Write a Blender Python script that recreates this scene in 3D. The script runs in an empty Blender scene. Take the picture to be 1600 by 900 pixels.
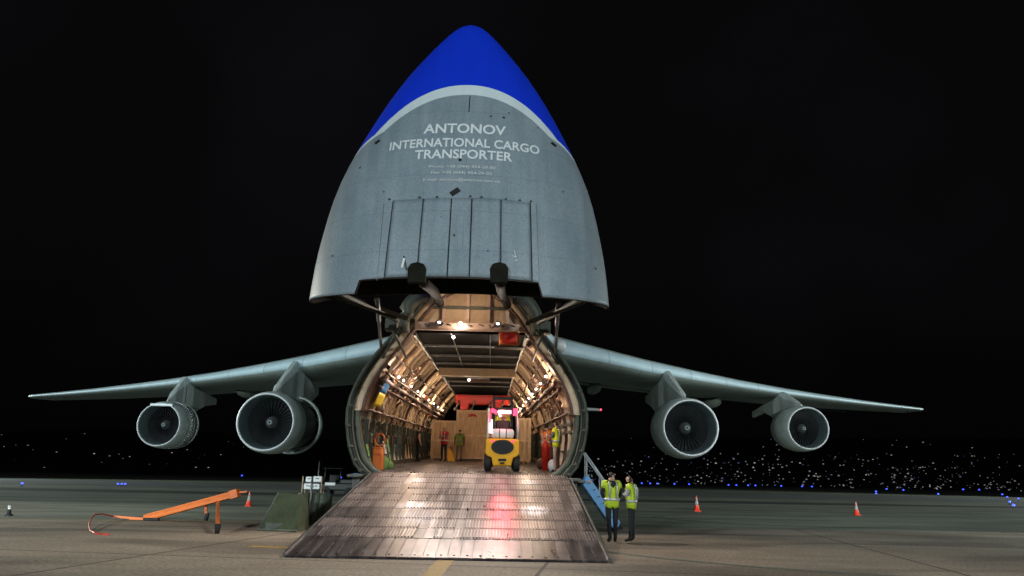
import bpy, bmesh, math, random
from mathutils import Vector, Matrix, noise
random.seed(7)
R = math.radians
scene = bpy.context.scene
COL = scene.collection
F = 1155.6; CAMH = 1.5; PITCH = 14.56; ROLL = 1.1
# ---------------------------------------------------------------- camera
cam_d = bpy.data.cameras.new('camera'); cam = bpy.data.objects.new('camera', cam_d); COL.objects.link(cam)
cam_d.sensor_width = 36; cam_d.lens = 26.0; cam_d.clip_end = 9000; cam_d.clip_start = .05
CM = Matrix.Rotation(R(90 + PITCH), 4, 'X') @ Matrix.Rotation(R(ROLL), 4, 'Z')
cam.matrix_world = Matrix.Translation((0, 0, CAMH)) @ CM
scene.camera = cam
CR = CM.to_3x3()
# ---------------------------------------------------------------- world (night sky)
w = bpy.data.worlds.new('World'); scene.world = w; w.use_nodes = True
nt = w.node_tree; bg = nt.nodes['Background']
tc = nt.nodes.new('ShaderNodeTexCoord'); nz = nt.nodes.new('ShaderNodeTexNoise'); cr = nt.nodes.new('ShaderNodeValToRGB')
nz.inputs['Scale'].default_value = 2.2; nz.inputs['Detail'].default_value = 3
cr.color_ramp.elements[0].position = .5; cr.color_ramp.elements[0].color = (.0021, .0021, .0024, 1)
cr.color_ramp.elements[1].position = .8; cr.color_ramp.elements[1].color = (.0042, .0042, .0054, 1)
nt.links.new(tc.outputs['Generated'], nz.inputs['Vector']); nt.links.new(nz.outputs['Fac'], cr.inputs['Fac'])
nt.links.new(cr.outputs['Color'], bg.inputs['Color']); bg.inputs['Strength'].default_value = 1.0
sx = nt.nodes.new('ShaderNodeSeparateXYZ'); nt.links.new(tc.outputs['Generated'], sx.inputs['Vector']); mrz = nt.nodes.new('ShaderNodeMapRange'); mrz.inputs['From Min'].default_value = .02; mrz.inputs['From Max'].default_value = .30; mrz.inputs['To Min'].default_value = .35; nt.links.new(sx.outputs['Z'], mrz.inputs['Value']); nt.links.new(mrz.outputs['Result'], bg.inputs['Strength'])
# ---------------------------------------------------------------- lights (added far fill spots; apron flood masts behind the photographer)
def lamp(kind, name, loc, power, col, target=None, size=1.0, parent=None, spot=None):
    l = bpy.data.lights.new(name, kind); l.energy = power; l.color = col
    o = bpy.data.objects.new(name, l); COL.objects.link(o); o.location = loc
    if kind == 'AREA': l.shape = 'DISK'; l.size = size
    elif kind in ('POINT', 'SPOT'): l.shadow_soft_size = size
    if kind == 'SPOT': l.spot_size = R(spot or 90); l.spot_blend = .6
    if target is not None:
        d = Vector(target) - Vector(loc); o.rotation_euler = d.to_track_quat('-Z', 'Y').to_euler()
    return o
lamp('AREA', 'flood_mast_lamp', (-34, -34, 15), 15000, (.80, .93, 1.0), (-1, 24, 7), 2.5)
lamp('AREA', 'flood_mast_lamp', (30, -30, 17), 13500, (.84, .95, 1.0), (-1, 24, 7), 2.5)
lamp('SPOT', 'flood_mast_lamp', (-52, -8, 16), 60000, (.78, .94, .95), (-26, 52, 3), .8, spot=62)
lamp('SPOT', 'flood_mast_lamp', (52, -8, 16), 60000, (.82, .95, .93), (26, 52, 3), .8, spot=62)
lamp('SPOT', 'light_tower_lamp', (5, -42, 6), 170000, (.86, .95, .90), (21, 40, 5), .5, spot=23)
lamp('SPOT', 'light_tower_lamp', (-6, -42, 6), 130000, (.82, .95, .92), (-23, 40, 5), .5, spot=23)
lamp('SPOT', 'flood_mast_lamp', (-48, 44, 17), 26000, (1.0, .93, .78), (-14, 22, 0), .4, spot=48)
lamp('SPOT', 'added_far_fill', (-125, 112, 24), 260000, (.85, .97, .92), (-35, 125, 0), 1.0, spot=110)  # added unseen pair of spots, only there to brighten the far ground
lamp('SPOT', 'added_far_fill', (135, 112, 24), 260000, (.88, .97, .90), (45, 125, 0), 1.0, spot=110)
sun_d = bpy.data.lights.new('moon', 'SUN'); sun_d.energy = .03; sun_d.angle = R(.5); sun_d.color = (.8, .88, 1)
sun = bpy.data.objects.new('moon', sun_d); COL.objects.link(sun); sun.rotation_euler = (R(50), 0, R(-25))
scene.view_settings.view_transform = 'Standard'; scene.view_settings.look = 'None'
scene.view_settings.exposure = 0.0; scene.view_settings.gamma = 1.0
scene.view_settings.use_curve_mapping = False
# ---------------------------------------------------------------- frames of reference
def ray(px, py):
    return (CR @ Vector(((px - 800) / F, -(py - 450) / F, -1))).normalized()
def P(px, py, D):                       # world point seen at a pixel of the photo, at world distance y = D
    d = ray(px, py); return Vector((0, 0, CAMH)) + d * (D / d.y)
def G(px, py, z=0.0):                   # world point on the ground
    d = ray(px, py); return Vector((0, 0, CAMH)) + d * ((z - CAMH) / d.z)
A = Matrix.Translation((-1.28, 22.9, 0)) @ Matrix.Rotation(R(1.4), 4, 'Z') @ Matrix.Rotation(R(2.4), 4, 'X')
AI = A.inverted()
# ---------------------------------------------------------------- materials
def mat(name, base, rough=.5, metal=0.0, emit=None, es=0.0, var=0.0, scale=4.0, bump=0.0, bscale=20.0, coat=0.0, alt=None, spec=None):
    m = bpy.data.materials.new(name); m.use_nodes = True; t = m.node_tree; b = t.nodes['Principled BSDF']
    b.inputs['Base Color'].default_value = (*base, 1); b.inputs['Roughness'].default_value = rough
    b.inputs['Metallic'].default_value = metal
    if spec is not None: b.inputs['Specular IOR Level'].default_value = spec
    if coat: b.inputs['Coat Weight'].default_value = coat
    if emit: b.inputs['Emission Color'].default_value = (*emit, 1); b.inputs['Emission Strength'].default_value = es
    c = t.nodes.new('ShaderNodeTexCoord')
    if var or alt:
        n = t.nodes.new('ShaderNodeTexNoise'); n.inputs['Scale'].default_value = scale; n.inputs['Detail'].default_value = 6
        n.inputs['Roughness'].default_value = .65
        r = t.nodes.new('ShaderNodeValToRGB'); r.color_ramp.elements[0].position = .32; r.color_ramp.elements[1].position = .68
        a = alt if alt else tuple(min(1, x * (1 + var)) for x in base)
        d = base if alt else tuple(x * (1 - var) for x in base)
        r.color_ramp.elements[0].color = (*d, 1); r.color_ramp.elements[1].color = (*a, 1)
        t.links.new(c.outputs['Object'], n.inputs['Vector']); t.links.new(n.outputs['Fac'], r.inputs['Fac'])
        t.links.new(r.outputs['Color'], b.inputs['Base Color'])
        mr = t.nodes.new('ShaderNodeMapRange'); mr.inputs['To Min'].default_value = max(.03, rough - .12); mr.inputs['To Max'].default_value = min(1, rough + .12)
        t.links.new(n.outputs['Fac'], mr.inputs['Value']); t.links.new(mr.outputs['Result'], b.inputs['Roughness'])
    if bump:
        n2 = t.nodes.new('ShaderNodeTexNoise'); n2.inputs['Scale'].default_value = bscale; n2.inputs['Detail'].default_value = 5
        bp = t.nodes.new('ShaderNodeBump'); bp.inputs['Strength'].default_value = bump; bp.inputs['Distance'].default_value = .05
        t.links.new(c.outputs['Object'], n2.inputs['Vector']); t.links.new(n2.outputs['Fac'], bp.inputs['Height']); t.links.new(bp.outputs['Normal'], b.inputs['Normal'])
    return m
M = {}
M['grey'] = mat('grey_paint', (.30, .34, .36), .5, var=.07, scale=1.3, bump=.05, bscale=6)
M['wing'] = mat('wing_paint', (.26, .30, .28), .6, var=.1, scale=.8, bump=.03, bscale=3)
M['lead'] = mat('leading_edge_metal', (.46, .60, .66), .5, .1, var=.08, scale=1.2)
M['nacelle'] = mat('nacelle_paint', (.46, .52, .51), .42, .0, var=.14, scale=1.7, bump=.04, bscale=4)
M['lip'] = mat('bare_lip', (.50, .54, .56), .45, .3, var=.1, scale=3)
M['dark'] = mat('dark_metal', (.022, .024, .024), .5, .4, var=.3, scale=6)
M['black'] = mat('black_rubber', (.012, .012, .012), .7)
M['duct'] = mat('duct_paint', (.085, .115, .125), .5, var=.2, scale=3)
M['blade'] = mat('fan_blade', (.03, .033, .036), .45, .6, var=.2, scale=5)
M['spinner'] = mat('spinner', (.035, .038, .038), .8)
M['olive'] = mat('primer_green', (.060, .068, .046), .55, .1, var=.35, scale=3, bump=.2, bscale=12)
M['olive_l'] = mat('pale_green_skin', (.13, .15, .12), .5, .2, var=.25, scale=3, bump=.1, bscale=8)
M['tan'] = mat('tan_lining', (.50, .36, .22), .85, var=.16, scale=2.5, bump=.2, bscale=7)
M['tan_l'] = mat('pale_tan_lining', (.60, .45, .30), .8, var=.18, scale=3, bump=.3, bscale=6)
M['pink'] = mat('pinkish_lining', (.45, .31, .23), .8, var=.2, scale=3, bump=.2, bscale=9)
M['brown'] = mat('brown_equipment', (.11, .06, .045), .5, .2, var=.5, scale=5, bump=.5, bscale=14)
M['mauve'] = mat('mauve_ducting', (.20, .14, .13), .65, .05, var=.4, scale=6, bump=.5, bscale=12)
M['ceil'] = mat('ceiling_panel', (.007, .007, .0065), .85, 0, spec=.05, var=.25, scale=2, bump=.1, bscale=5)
M['steel'] = mat('worn_steel', (.42, .42, .42), .35, .85, var=.2, scale=6)
M['steel_d'] = mat('dull_steel', (.16, .16, .155), .45, .6, var=.3, scale=6)
M['white'] = mat('white_paint', (.72, .73, .72), .45, var=.06, scale=4)
M['letter'] = mat('white_lettering', (.72, .76, .76), .5)
M['small_letter'] = mat('pale_lettering', (.58, .62, .62), .5)
M['red'] = mat('red_paint', (.55, .025, .015), .4, var=.15, scale=4)
M['redfab'] = mat('red_fabric', (.62, .02, .03), .75, bump=.2)
M['orange'] = mat('orange_paint', (.75, .16, .02), .45, var=.15, scale=5, bump=.1)
M['orange_p'] = mat('orange_plastic', (.8, .2, .04), .5)
M['cone'] = mat('cone_plastic', (.85, .05, .02), .5, emit=None)
M['yellow'] = mat('forklift_yellow', (.80, .40, .015), .38, coat=.3, var=.06, scale=5)
M['hivis'] = mat('hivis_fabric', (.46, .60, .02), .7, bump=.2, bscale=40)
M['hivis_d'] = mat('dark_hivis_fabric', (.20, .28, .03), .8)  # darker, duller version of the lime vest fabric
M['hivis_y'] = mat('hivis_yellow', (.85, .80, .03), .7, bump=.2, bscale=40)
M['hivis_o'] = mat('hivis_orange', (.9, .22, .03), .7, bump=.2, bscale=40)
M['band'] = mat('reflective_band', (.62, .64, .62), .3, .3)
M['blackfab'] = mat('black_cloth', (.012, .012, .014), .85, bump=.2, bscale=30)
M['greyfab'] = mat('grey_cloth', (.16, .16, .16), .85, bump=.2, bscale=30)
M['lgreyfab'] = mat('pale_grey_cloth', (.38, .38, .37), .85, bump=.2, bscale=30)
M['camo'] = mat('khaki_cloth', (.12, .10, .07), .85, bump=.2, bscale=30)
M['skin'] = mat('skin', (.45, .26, .18), .55)
M['hair'] = mat('dark_hair', (.012, .009, .007), .6, bump=.4, bscale=60)
M['blue'] = mat('ladder_blue', (.14, .42, .82), .45, var=.1, scale=5)
M['flag_b'] = mat('flag_blue', (.02, .25, .72), .6)
M['flag_y'] = mat('flag_yellow', (.85, .68, .02), .6)
M['canvas'] = mat('green_canvas', (.06, .075, .035), .75, var=.3, scale=3, bump=.4, bscale=8)
M['canvas_l'] = mat('grey_green_cover', (.11, .13, .10), .7, var=.3, scale=3, bump=.4, bscale=8)
M['paintline'] = mat('yellow_line_paint', (.55, .33, .03), .7, alt=(.30, .2, .05), scale=14)
M['lampglass'] = mat('lit_lamp', (1, .95, .9), .3, emit=(1.0, .86, .80), es=6)
M['redlamp'] = mat('red_lamp', (1, .1, .15), .3, emit=(1.0, .03, .12), es=2.5)
M['pinklamp'] = mat('pink_white_lamp', (1, .6, .7), .3, emit=(1.0, .62, .68), es=1.6)
M['bluelamp'] = mat('blue_taxi_lamp', (.1, .15, 1), .3, emit=(.05, .10, 1.0), es=2.2)
M['bluelamp2'] = mat('pale_blue_lamp', (.4, .5, 1), .3, emit=(.35, .45, 1.0), es=.24)
M['town_a'] = mat('town_lamp_white', (1, 1, 1), .3, emit=(1.0, .95, .9), es=.34)
M['town_b'] = mat('town_lamp_grey', (1, 1, 1), .3, emit=(.9, .95, 1.0), es=.17)
M['town_c'] = mat('town_lamp_warm', (1, .8, .6), .3, emit=(1.0, .78, .6), es=.24)
M['glass'] = mat('dark_glass', (.01, .012, .015), .08)
M['greenbag'] = mat('green_fabric', (.22, .36, .10), .7, var=.3, scale=9, bump=.4)
def wood(name, base, alt):
    m = mat(name, base, .65); t = m.node_tree; b = t.nodes['Principled BSDF']
    c = t.nodes.new('ShaderNodeTexCoord'); mp = t.nodes.new('ShaderNodeMapping'); mp.inputs['Scale'].default_value = (9, 9, 1.2)
    n = t.nodes.new('ShaderNodeTexNoise'); n.inputs['Scale'].default_value = 1.6; n.inputs['Detail'].default_value = 8
    r = t.nodes.new('ShaderNodeValToRGB'); r.color_ramp.elements[0].position = .35; r.color_ramp.elements[1].position = .65
    r.color_ramp.elements[0].color = (*base, 1); r.color_ramp.elements[1].color = (*alt, 1)
    t.links.new(c.outputs['Object'], mp.inputs['Vector']); t.links.new(mp.outputs['Vector'], n.inputs['Vector'])
    t.links.new(n.outputs['Fac'], r.inputs['Fac']); t.links.new(r.outputs['Color'], b.inputs['Base Color'])
    return m
M['wood'] = wood('crate_plywood', (.52, .33, .18), (.72, .50, .30))
M['wood_l'] = wood('pale_plywood', (.62, .44, .28), (.80, .62, .42))
M['wood_d'] = wood('osb_board', (.40, .26, .16), (.75, .56, .38))
def add_panels(m, wd, rh, dark=.6, axes='XY', rot=0):
    t = m.node_tree; b = t.nodes['Principled BSDF']; src = b.inputs['Base Color'].links[0].from_socket
    c = t.nodes.new('ShaderNodeTexCoord'); mp = t.nodes.new('ShaderNodeMapping'); mp.inputs['Rotation'].default_value = (R(90) if axes == 'XZ' else 0, 0, R(rot)); t.links.new(c.outputs['Object'], mp.inputs['Vector'])
    br = t.nodes.new('ShaderNodeTexBrick'); br.inputs['Scale'].default_value = 1; br.inputs['Brick Width'].default_value = wd; br.inputs['Row Height'].default_value = rh
    br.inputs['Mortar Size'].default_value = .018; br.inputs['Color1'].default_value = (1, 1, 1, 1); br.inputs['Color2'].default_value = (.86, .88, .88, 1); br.inputs['Mortar'].default_value = (dark, dark, dark, 1); t.links.new(mp.outputs['Vector'], br.inputs['Vector'])
    mm = t.nodes.new('ShaderNodeMixRGB'); mm.blend_type = 'MULTIPLY'; mm.inputs['Fac'].default_value = 1; t.links.new(src, mm.inputs['Color1']); t.links.new(br.outputs['Color'], mm.inputs['Color2']); t.links.new(mm.outputs['Color'], b.inputs['Base Color'])
add_panels(M['wing'], 2.4, 1.5, .5); add_panels(M['lead'], 2.6, 40, .45); add_panels(M['nacelle'], 40, .9, .55)
# nose paint: grey belly, white stripe, blue upper nose (paint boundaries are planes in the nose's own space)
def nose_mat():
    m = mat('nose_paint', (.3, .34, .36), .46, bump=.04, bscale=5); t = m.node_tree; b = t.nodes['Principled BSDF']
    c = t.nodes.new('ShaderNodeTexCoord'); s = t.nodes.new('ShaderNodeSeparateXYZ'); t.links.new(c.outputs['Object'], s.inputs['Vector'])
    # stripe parameter = y + k*z
    k = t.nodes.new('ShaderNodeMath'); k.operation = 'MULTIPLY_ADD'; k.inputs[1].default_value = STRIPE_K
    t.links.new(s.outputs['Z'], k.inputs[0]); t.links.new(s.outputs['Y'], k.inputs[2])
    q1 = t.nodes.new('ShaderNodeMath'); q1.operation = 'SUBTRACT'; q1.inputs[0].default_value = 10.0; t.links.new(s.outputs['Z'], q1.inputs[1])
    q2 = t.nodes.new('ShaderNodeMath'); q2.operation = 'MAXIMUM'; q2.inputs[1].default_value = 0; t.links.new(q1.outputs[0], q2.inputs[0])
    q3 = t.nodes.new('ShaderNodeMath'); q3.operation = 'MULTIPLY_ADD'; q3.inputs[1].default_value = -1.1; t.links.new(q2.outputs[0], q3.inputs[0]); t.links.new(k.outputs[0], q3.inputs[2])
    def step(v):
        g = t.nodes.new('ShaderNodeMath'); g.operation = 'GREATER_THAN'; g.inputs[1].default_value = v
        t.links.new(q3.outputs[0], g.inputs[0]); return g
    n = t.nodes.new('ShaderNodeTexNoise'); n.inputs['Scale'].default_value = 1.1; n.inputs['Detail'].default_value = 8; n.inputs['Roughness'].default_value = .7
    t.links.new(c.outputs['Object'], n.inputs['Vector'])
    r = t.nodes.new('ShaderNodeValToRGB'); r.color_ramp.elements[0].position = .3; r.color_ramp.elements[1].position = .7
    r.color_ramp.elements[0].color = (.205, .262, .295, 1); r.color_ramp.elements[1].color = (.26, .31, .335, 1)
    t.links.new(n.outputs['Fac'], r.inputs['Fac'])
    # fine speckle (orange-peel and grime)
    n3 = t.nodes.new('ShaderNodeTexNoise'); n3.inputs['Scale'].default_value = 26; n3.inputs['Detail'].default_value = 3
    t.links.new(c.outputs['Object'], n3.inputs['Vector'])
    r3 = t.nodes.new('ShaderNodeMapRange'); r3.inputs['From Min'].default_value = .3; r3.inputs['From Max'].default_value = .7
    r3.inputs['To Min'].default_value = .84; r3.inputs['To Max'].default_value = 1.16; t.links.new(n3.outputs['Fac'], r3.inputs['Value'])
    mm = t.nodes.new('ShaderNodeMixRGB'); mm.blend_type = 'MULTIPLY'; mm.inputs['Fac'].default_value = 1
    t.links.new(r.outputs['Color'], mm.inputs['Color1']); t.links.new(r3.outputs['Result'], mm.inputs['Color2'])
    cb_ = t.nodes.new('ShaderNodeCombineXYZ'); t.links.new(s.outputs['X'], cb_.inputs['X']); t.links.new(s.outputs['Z'], cb_.inputs['Y'])
    br = t.nodes.new('ShaderNodeTexBrick'); br.offset = .5; br.inputs['Scale'].default_value = 1; br.inputs['Brick Width'].default_value = 1.9; br.inputs['Row Height'].default_value = .95
    br.inputs['Mortar Size'].default_value = .006; br.inputs['Color1'].default_value = (1, 1, 1, 1); br.inputs['Color2'].default_value = (.93, .95, .96, 1); br.inputs['Mortar'].default_value = (.68, .7, .7, 1)
    t.links.new(cb_.outputs[0], br.inputs['Vector'])
    mp = t.nodes.new('ShaderNodeMapping'); mp.inputs['Scale'].default_value = (5, .3, .45); t.links.new(c.outputs['Object'], mp.inputs['Vector'])
    ns = t.nodes.new('ShaderNodeTexNoise'); ns.inputs['Scale'].default_value = 1.0; ns.inputs['Detail'].default_value = 5; t.links.new(mp.outputs['Vector'], ns.inputs['Vector'])
    rs_ = t.nodes.new('ShaderNodeMapRange'); rs_.inputs['From Min'].default_value = .35; rs_.inputs['From Max'].default_value = .6; rs_.inputs['To Min'].default_value = .93; rs_.inputs['To Max'].default_value = 1.02; t.links.new(ns.outputs['Fac'], rs_.inputs['Value'])
    mb_ = t.nodes.new('ShaderNodeMixRGB'); mb_.blend_type = 'MULTIPLY'; mb_.inputs['Fac'].default_value = 1; t.links.new(mm.outputs['Color'], mb_.inputs['Color1']); t.links.new(br.outputs['Color'], mb_.inputs['Color2'])
    mc_ = t.nodes.new('ShaderNodeMixRGB'); mc_.blend_type = 'MULTIPLY'; mc_.inputs['Fac'].default_value = 1; t.links.new(mb_.outputs['Color'], mc_.inputs['Color1']); t.links.new(rs_.outputs['Result'], mc_.inputs['Color2'])
    m1 = t.nodes.new('ShaderNodeMixRGB'); m1.inputs['Color2'].default_value = (.62, .72, .72, 1)
    t.links.new(mc_.outputs['Color'], m1.inputs['Color1']); t.links.new(step(STRIPE_A).outputs[0], m1.inputs['Fac'])
    m2 = t.nodes.new('ShaderNodeMixRGB'); m2.inputs['Color2'].default_value = (.003, .035, .62, 1)
    t.links.new(m1.outputs['Color'], m2.inputs['Color1']); t.links.new(step(STRIPE_B).outputs[0], m2.inputs['Fac'])
    md = t.nodes.new('ShaderNodeMixRGB'); md.blend_type = 'MULTIPLY'; md.inputs['Fac'].default_value = .6
    t.links.new(m2.outputs['Color'], md.inputs['Color1']); t.links.new(rs_.outputs['Result'], md.inputs['Color2']); t.links.new(md.outputs['Color'], b.inputs['Base Color'])
    return m
# ---------------------------------------------------------------- mesh builder
class MB:
    def __init__(s, inv=None): s.v = []; s.f = []; s.m = []; s.inv = inv; s.sm = []
    def add(s, vs, fs, mi=0, smooth=False):
        o = len(s.v); s.v += [Vector(v) for v in vs]
        for f in fs: s.f.append([o + i for i in f]); s.m.append(mi); s.sm.append(smooth)
    def box(s, c, sz, mi=0, rot=None, taper=1.0, bev=0.0):
        c = Vector(c); x, y, z = sz[0] / 2, sz[1] / 2, sz[2] / 2
        if bev:
            b = min(bev, x * .9, y * .9, z * .9)
            vs = []
            for i in (-1, 1):
                for j in (-1, 1):
                    for k in (-1, 1):
                        vs += [(i * x, j * (y - b), k * (z - b)), (i * (x - b), j * y, k * (z - b)), (i * (x - b), j * (y - b), k * z)]
            bm = bmesh.new(); [bm.verts.new(v) for v in vs]; r = bmesh.ops.convex_hull(bm, input=bm.verts); bm.verts.index_update()
            pts = [v.co.copy() for v in bm.verts]; fs = [[v.index for v in f.verts] for f in bm.faces]; bm.free()
        else:
            pts = [Vector(p) for p in [(-x, -y, -z), (x, -y, -z), (x, y, -z), (-x, y, -z), (-x * taper, -y * taper, z), (x * taper, -y * taper, z), (x * taper, y * taper, z), (-x * taper, y * taper, z)]]
            fs = [(0, 3, 2, 1), (4, 5, 6, 7), (0, 1, 5, 4), (1, 2, 6, 5), (2, 3, 7, 6), (3, 0, 4, 7)]
        if rot is not None: pts = [rot @ p for p in pts]
        s.add([p + c for p in pts], fs, mi)
    def beam(s, a, b, wd, ht, mi=0, up=(0, 0, 1)):          # rectangular bar from a to b
        a = Vector(a); b = Vector(b); d = (b - a); L = d.length; d.normalize()
        u = Vector(up); r = d.cross(u)
        if r.length < 1e-4: r = d.cross(Vector((1, 0, 0)))
        r.normalize(); u = r.cross(d)
        R3 = Matrix((r, d, u)).transposed(); s.box((a + b) / 2, (wd, L, ht), mi, R3)
    def cyl(s, a, b, r0, r1=None, n=12, mi=0, caps=True, smooth=True):
        a = Vector(a); b = Vector(b); r1 = r0 if r1 is None else r1; d = (b - a).normalized()
        u = d.orthogonal().normalized(); v = d.cross(u); vs = []
        for p, r in ((a, r0), (b, r1)):
            for i in range(n):
                t = 2 * math.pi * i / n; vs.append(p + (u * math.cos(t) + v * math.sin(t)) * r)
        s.add(vs, [(i, (i + 1) % n, n + (i + 1) % n, n + i) for i in range(n)], mi, smooth)
        if caps: s.add(vs, [list(range(n))[::-1], list(range(n, 2 * n))], mi)
    def tube(s, pts, r, n=8, mi=0, close=False):
        pts = [Vector(p) for p in pts]; m = len(pts); vs = []; fs = []
        for i, p in enumerate(pts):
            a = pts[max(0, i - 1)] if not close else pts[i - 1]; b = pts[min(m - 1, i + 1)] if not close else pts[(i + 1) % m]
            d = (b - a).normalized(); ref = Vector((0, 0, 1)) if abs(d.z) < .95 else Vector((1, 0, 0))
            u = d.cross(ref).normalized(); v = d.cross(u); rr = r(i / (m - 1)) if callable(r) else r
            for k in range(n):
                t = 2 * math.pi * k / n; vs.append(p + (u * math.cos(t) + v * math.sin(t)) * rr)
        for i in range(m if close else m - 1):
            j = (i + 1) % m
            for k in range(n): fs.append((i * n + k, i * n + (k + 1) % n, j * n + (k + 1) % n, j * n + k))
        s.add(vs, fs, mi, True)
        if not close: s.add(vs, [list(range(n))[::-1], [(m - 1) * n + k for k in range(n)]], mi)
    def loft(s, rings, mi=0, closed=True, smooth=True, cap0=False, cap1=False, mf=None):
        n = len(rings[0]); vs = [p for r in rings for p in r]; o = len(s.v); s.v += [Vector(v) for v in vs]
        for i in range(len(rings) - 1):
            for k in range(n if closed else n - 1):
                k2 = (k + 1) % n; s.f.append([o + i * n + k, o + i * n + k2, o + (i + 1) * n + k2, o + (i + 1) * n + k])
                s.m.append(mf(i, k) if mf else mi); s.sm.append(smooth)
        if cap0: s.f.append([o + k for k in range(n)][::-1]); s.m.append(mi); s.sm.append(False)
        if cap1: s.f.append([o + (len(rings) - 1) * n + k for k in range(n)]); s.m.append(mi); s.sm.append(False)
    def lathe(s, prof, c=(0, 0, 0), n=48, mi=0, axis='Y', mf=None, sx=1.0):       # prof: (distance along axis, radius)
        rings = []
        for a, r in prof:
            ring = []
            for k in range(n):
                t = 2 * math.pi * k / n
                if axis == 'Y': ring.append((c[0] + r * math.cos(t) * sx, c[1] + a, c[2] + r * math.sin(t)))
                elif axis == 'Z': ring.append((c[0] + r * math.cos(t), c[1] + r * math.sin(t), c[2] + a))
                else: ring.append((c[0] + a, c[1] + r * math.cos(t), c[2] + r * math.sin(t)))
            rings.append(ring)
        s.loft(rings, mi, mf=mf)
    def ball(s, c, r, mi=0, n=10, sc=(1, 1, 1)):
        m = n // 2 + 1; pr = [(-math.cos(math.pi * i / m) * r, max(1e-4, math.sin(math.pi * i / m) * r)) for i in range(m + 1)]
        c = Vector(c); rings = [[(c.x + rr * math.cos(2 * math.pi * k / n) * sc[0], c.y + rr * math.sin(2 * math.pi * k / n) * sc[1], c.z + a * sc[2]) for k in range(n)] for a, rr in pr]
        s.loft(rings, mi)
    def prism(s, poly, o, u, v, th, mi=0):                  # polygon in plane (o,u,v) given thickness along u x v
        o = Vector(o); u = Vector(u); v = Vector(v); nn = u.cross(v).normalized() * th
        a = [o + u * p[0] + v * p[1] for p in poly]; b = [p + nn for p in a]; n = len(poly)
        s.add(a + b, [list(range(n))[::-1], list(range(n, 2 * n))] + [(i, (i + 1) % n, n + (i + 1) % n, n + i) for i in range(n)], mi)
    def build(s, name, mats, parent=None, fix=True):
        me = bpy.data.meshes.new(name)
        vs = [s.inv @ v for v in s.v] if s.inv is not None else s.v
        me.from_pydata([tuple(v) for v in vs], [], s.f)
        for m in (mats if isinstance(mats, (list, tuple)) else [mats]): me.materials.append(M[m] if isinstance(m, str) else m)
        me.polygons.foreach_set('material_index', s.m); me.polygons.foreach_set('use_smooth', s.sm)
        me.update(); me.validate()
        if fix:
            bm = bmesh.new(); bm.from_mesh(me); bmesh.ops.remove_doubles(bm, verts=bm.verts, dist=1e-5); bmesh.ops.recalc_face_normals(bm, faces=bm.faces); bm.to_mesh(me); bm.free()
        o = bpy.data.objects.new(name, me); COL.objects.link(o)
        if parent: o.parent = parent
        return o
def tag(o, label=None, cat=None, group=None, kind=None):
    if label: o['label'] = label
    if cat: o['category'] = cat
    if group: o['group'] = group
    if kind: o['kind'] = kind
    return o
def empty(name, loc=(0, 0, 0), rz=0.0, label=None, cat=None, group=None):
    o = bpy.data.objects.new(name, None); COL.objects.link(o); o.location = loc; o.rotation_euler = (0, 0, rz); o.empty_display_size = .2
    return tag(o, label, cat, group)
def copy_tree(o, parent=None):
    c = o.copy(); COL.objects.link(c); c.parent = parent
    for ch in list(o.children): copy_tree(ch, c)
    return c
def lerp(a, b, t): return a + (b - a) * t
def interp(tab, x):
    if x <= tab[0][0]: return tab[0][1]
    for (a, b), (c, d) in zip(tab, tab[1:]):
        if x <= c: return b + (d - b) * (x - a) / (c - a)
    return tab[-1][1]
def smooth_interp(tab, x):          # Catmull-Rom through a table
    n = len(tab)
    if x <= tab[0][0]: return tab[0][1]
    if x >= tab[-1][0]: return tab[-1][1]
    for i in range(n - 1):
        if x <= tab[i + 1][0]:
            x0, y0 = tab[i]; x1, y1 = tab[i + 1]; h = x1 - x0; t = (x - x0) / h
            m0 = (y1 - tab[i - 1][1]) / (x1 - tab[i - 1][0]) if i > 0 else (y1 - y0) / h
            m1 = (tab[i + 2][1] - y0) / (tab[i + 2][0] - x0) if i < n - 2 else (y1 - y0) / h
            return (2*t**3 - 3*t*t + 1) * y0 + (t**3 - 2*t*t + t) * h * m0 + (-2*t**3 + 3*t*t) * y1 + (t**3 - t*t) * h * m1

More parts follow.
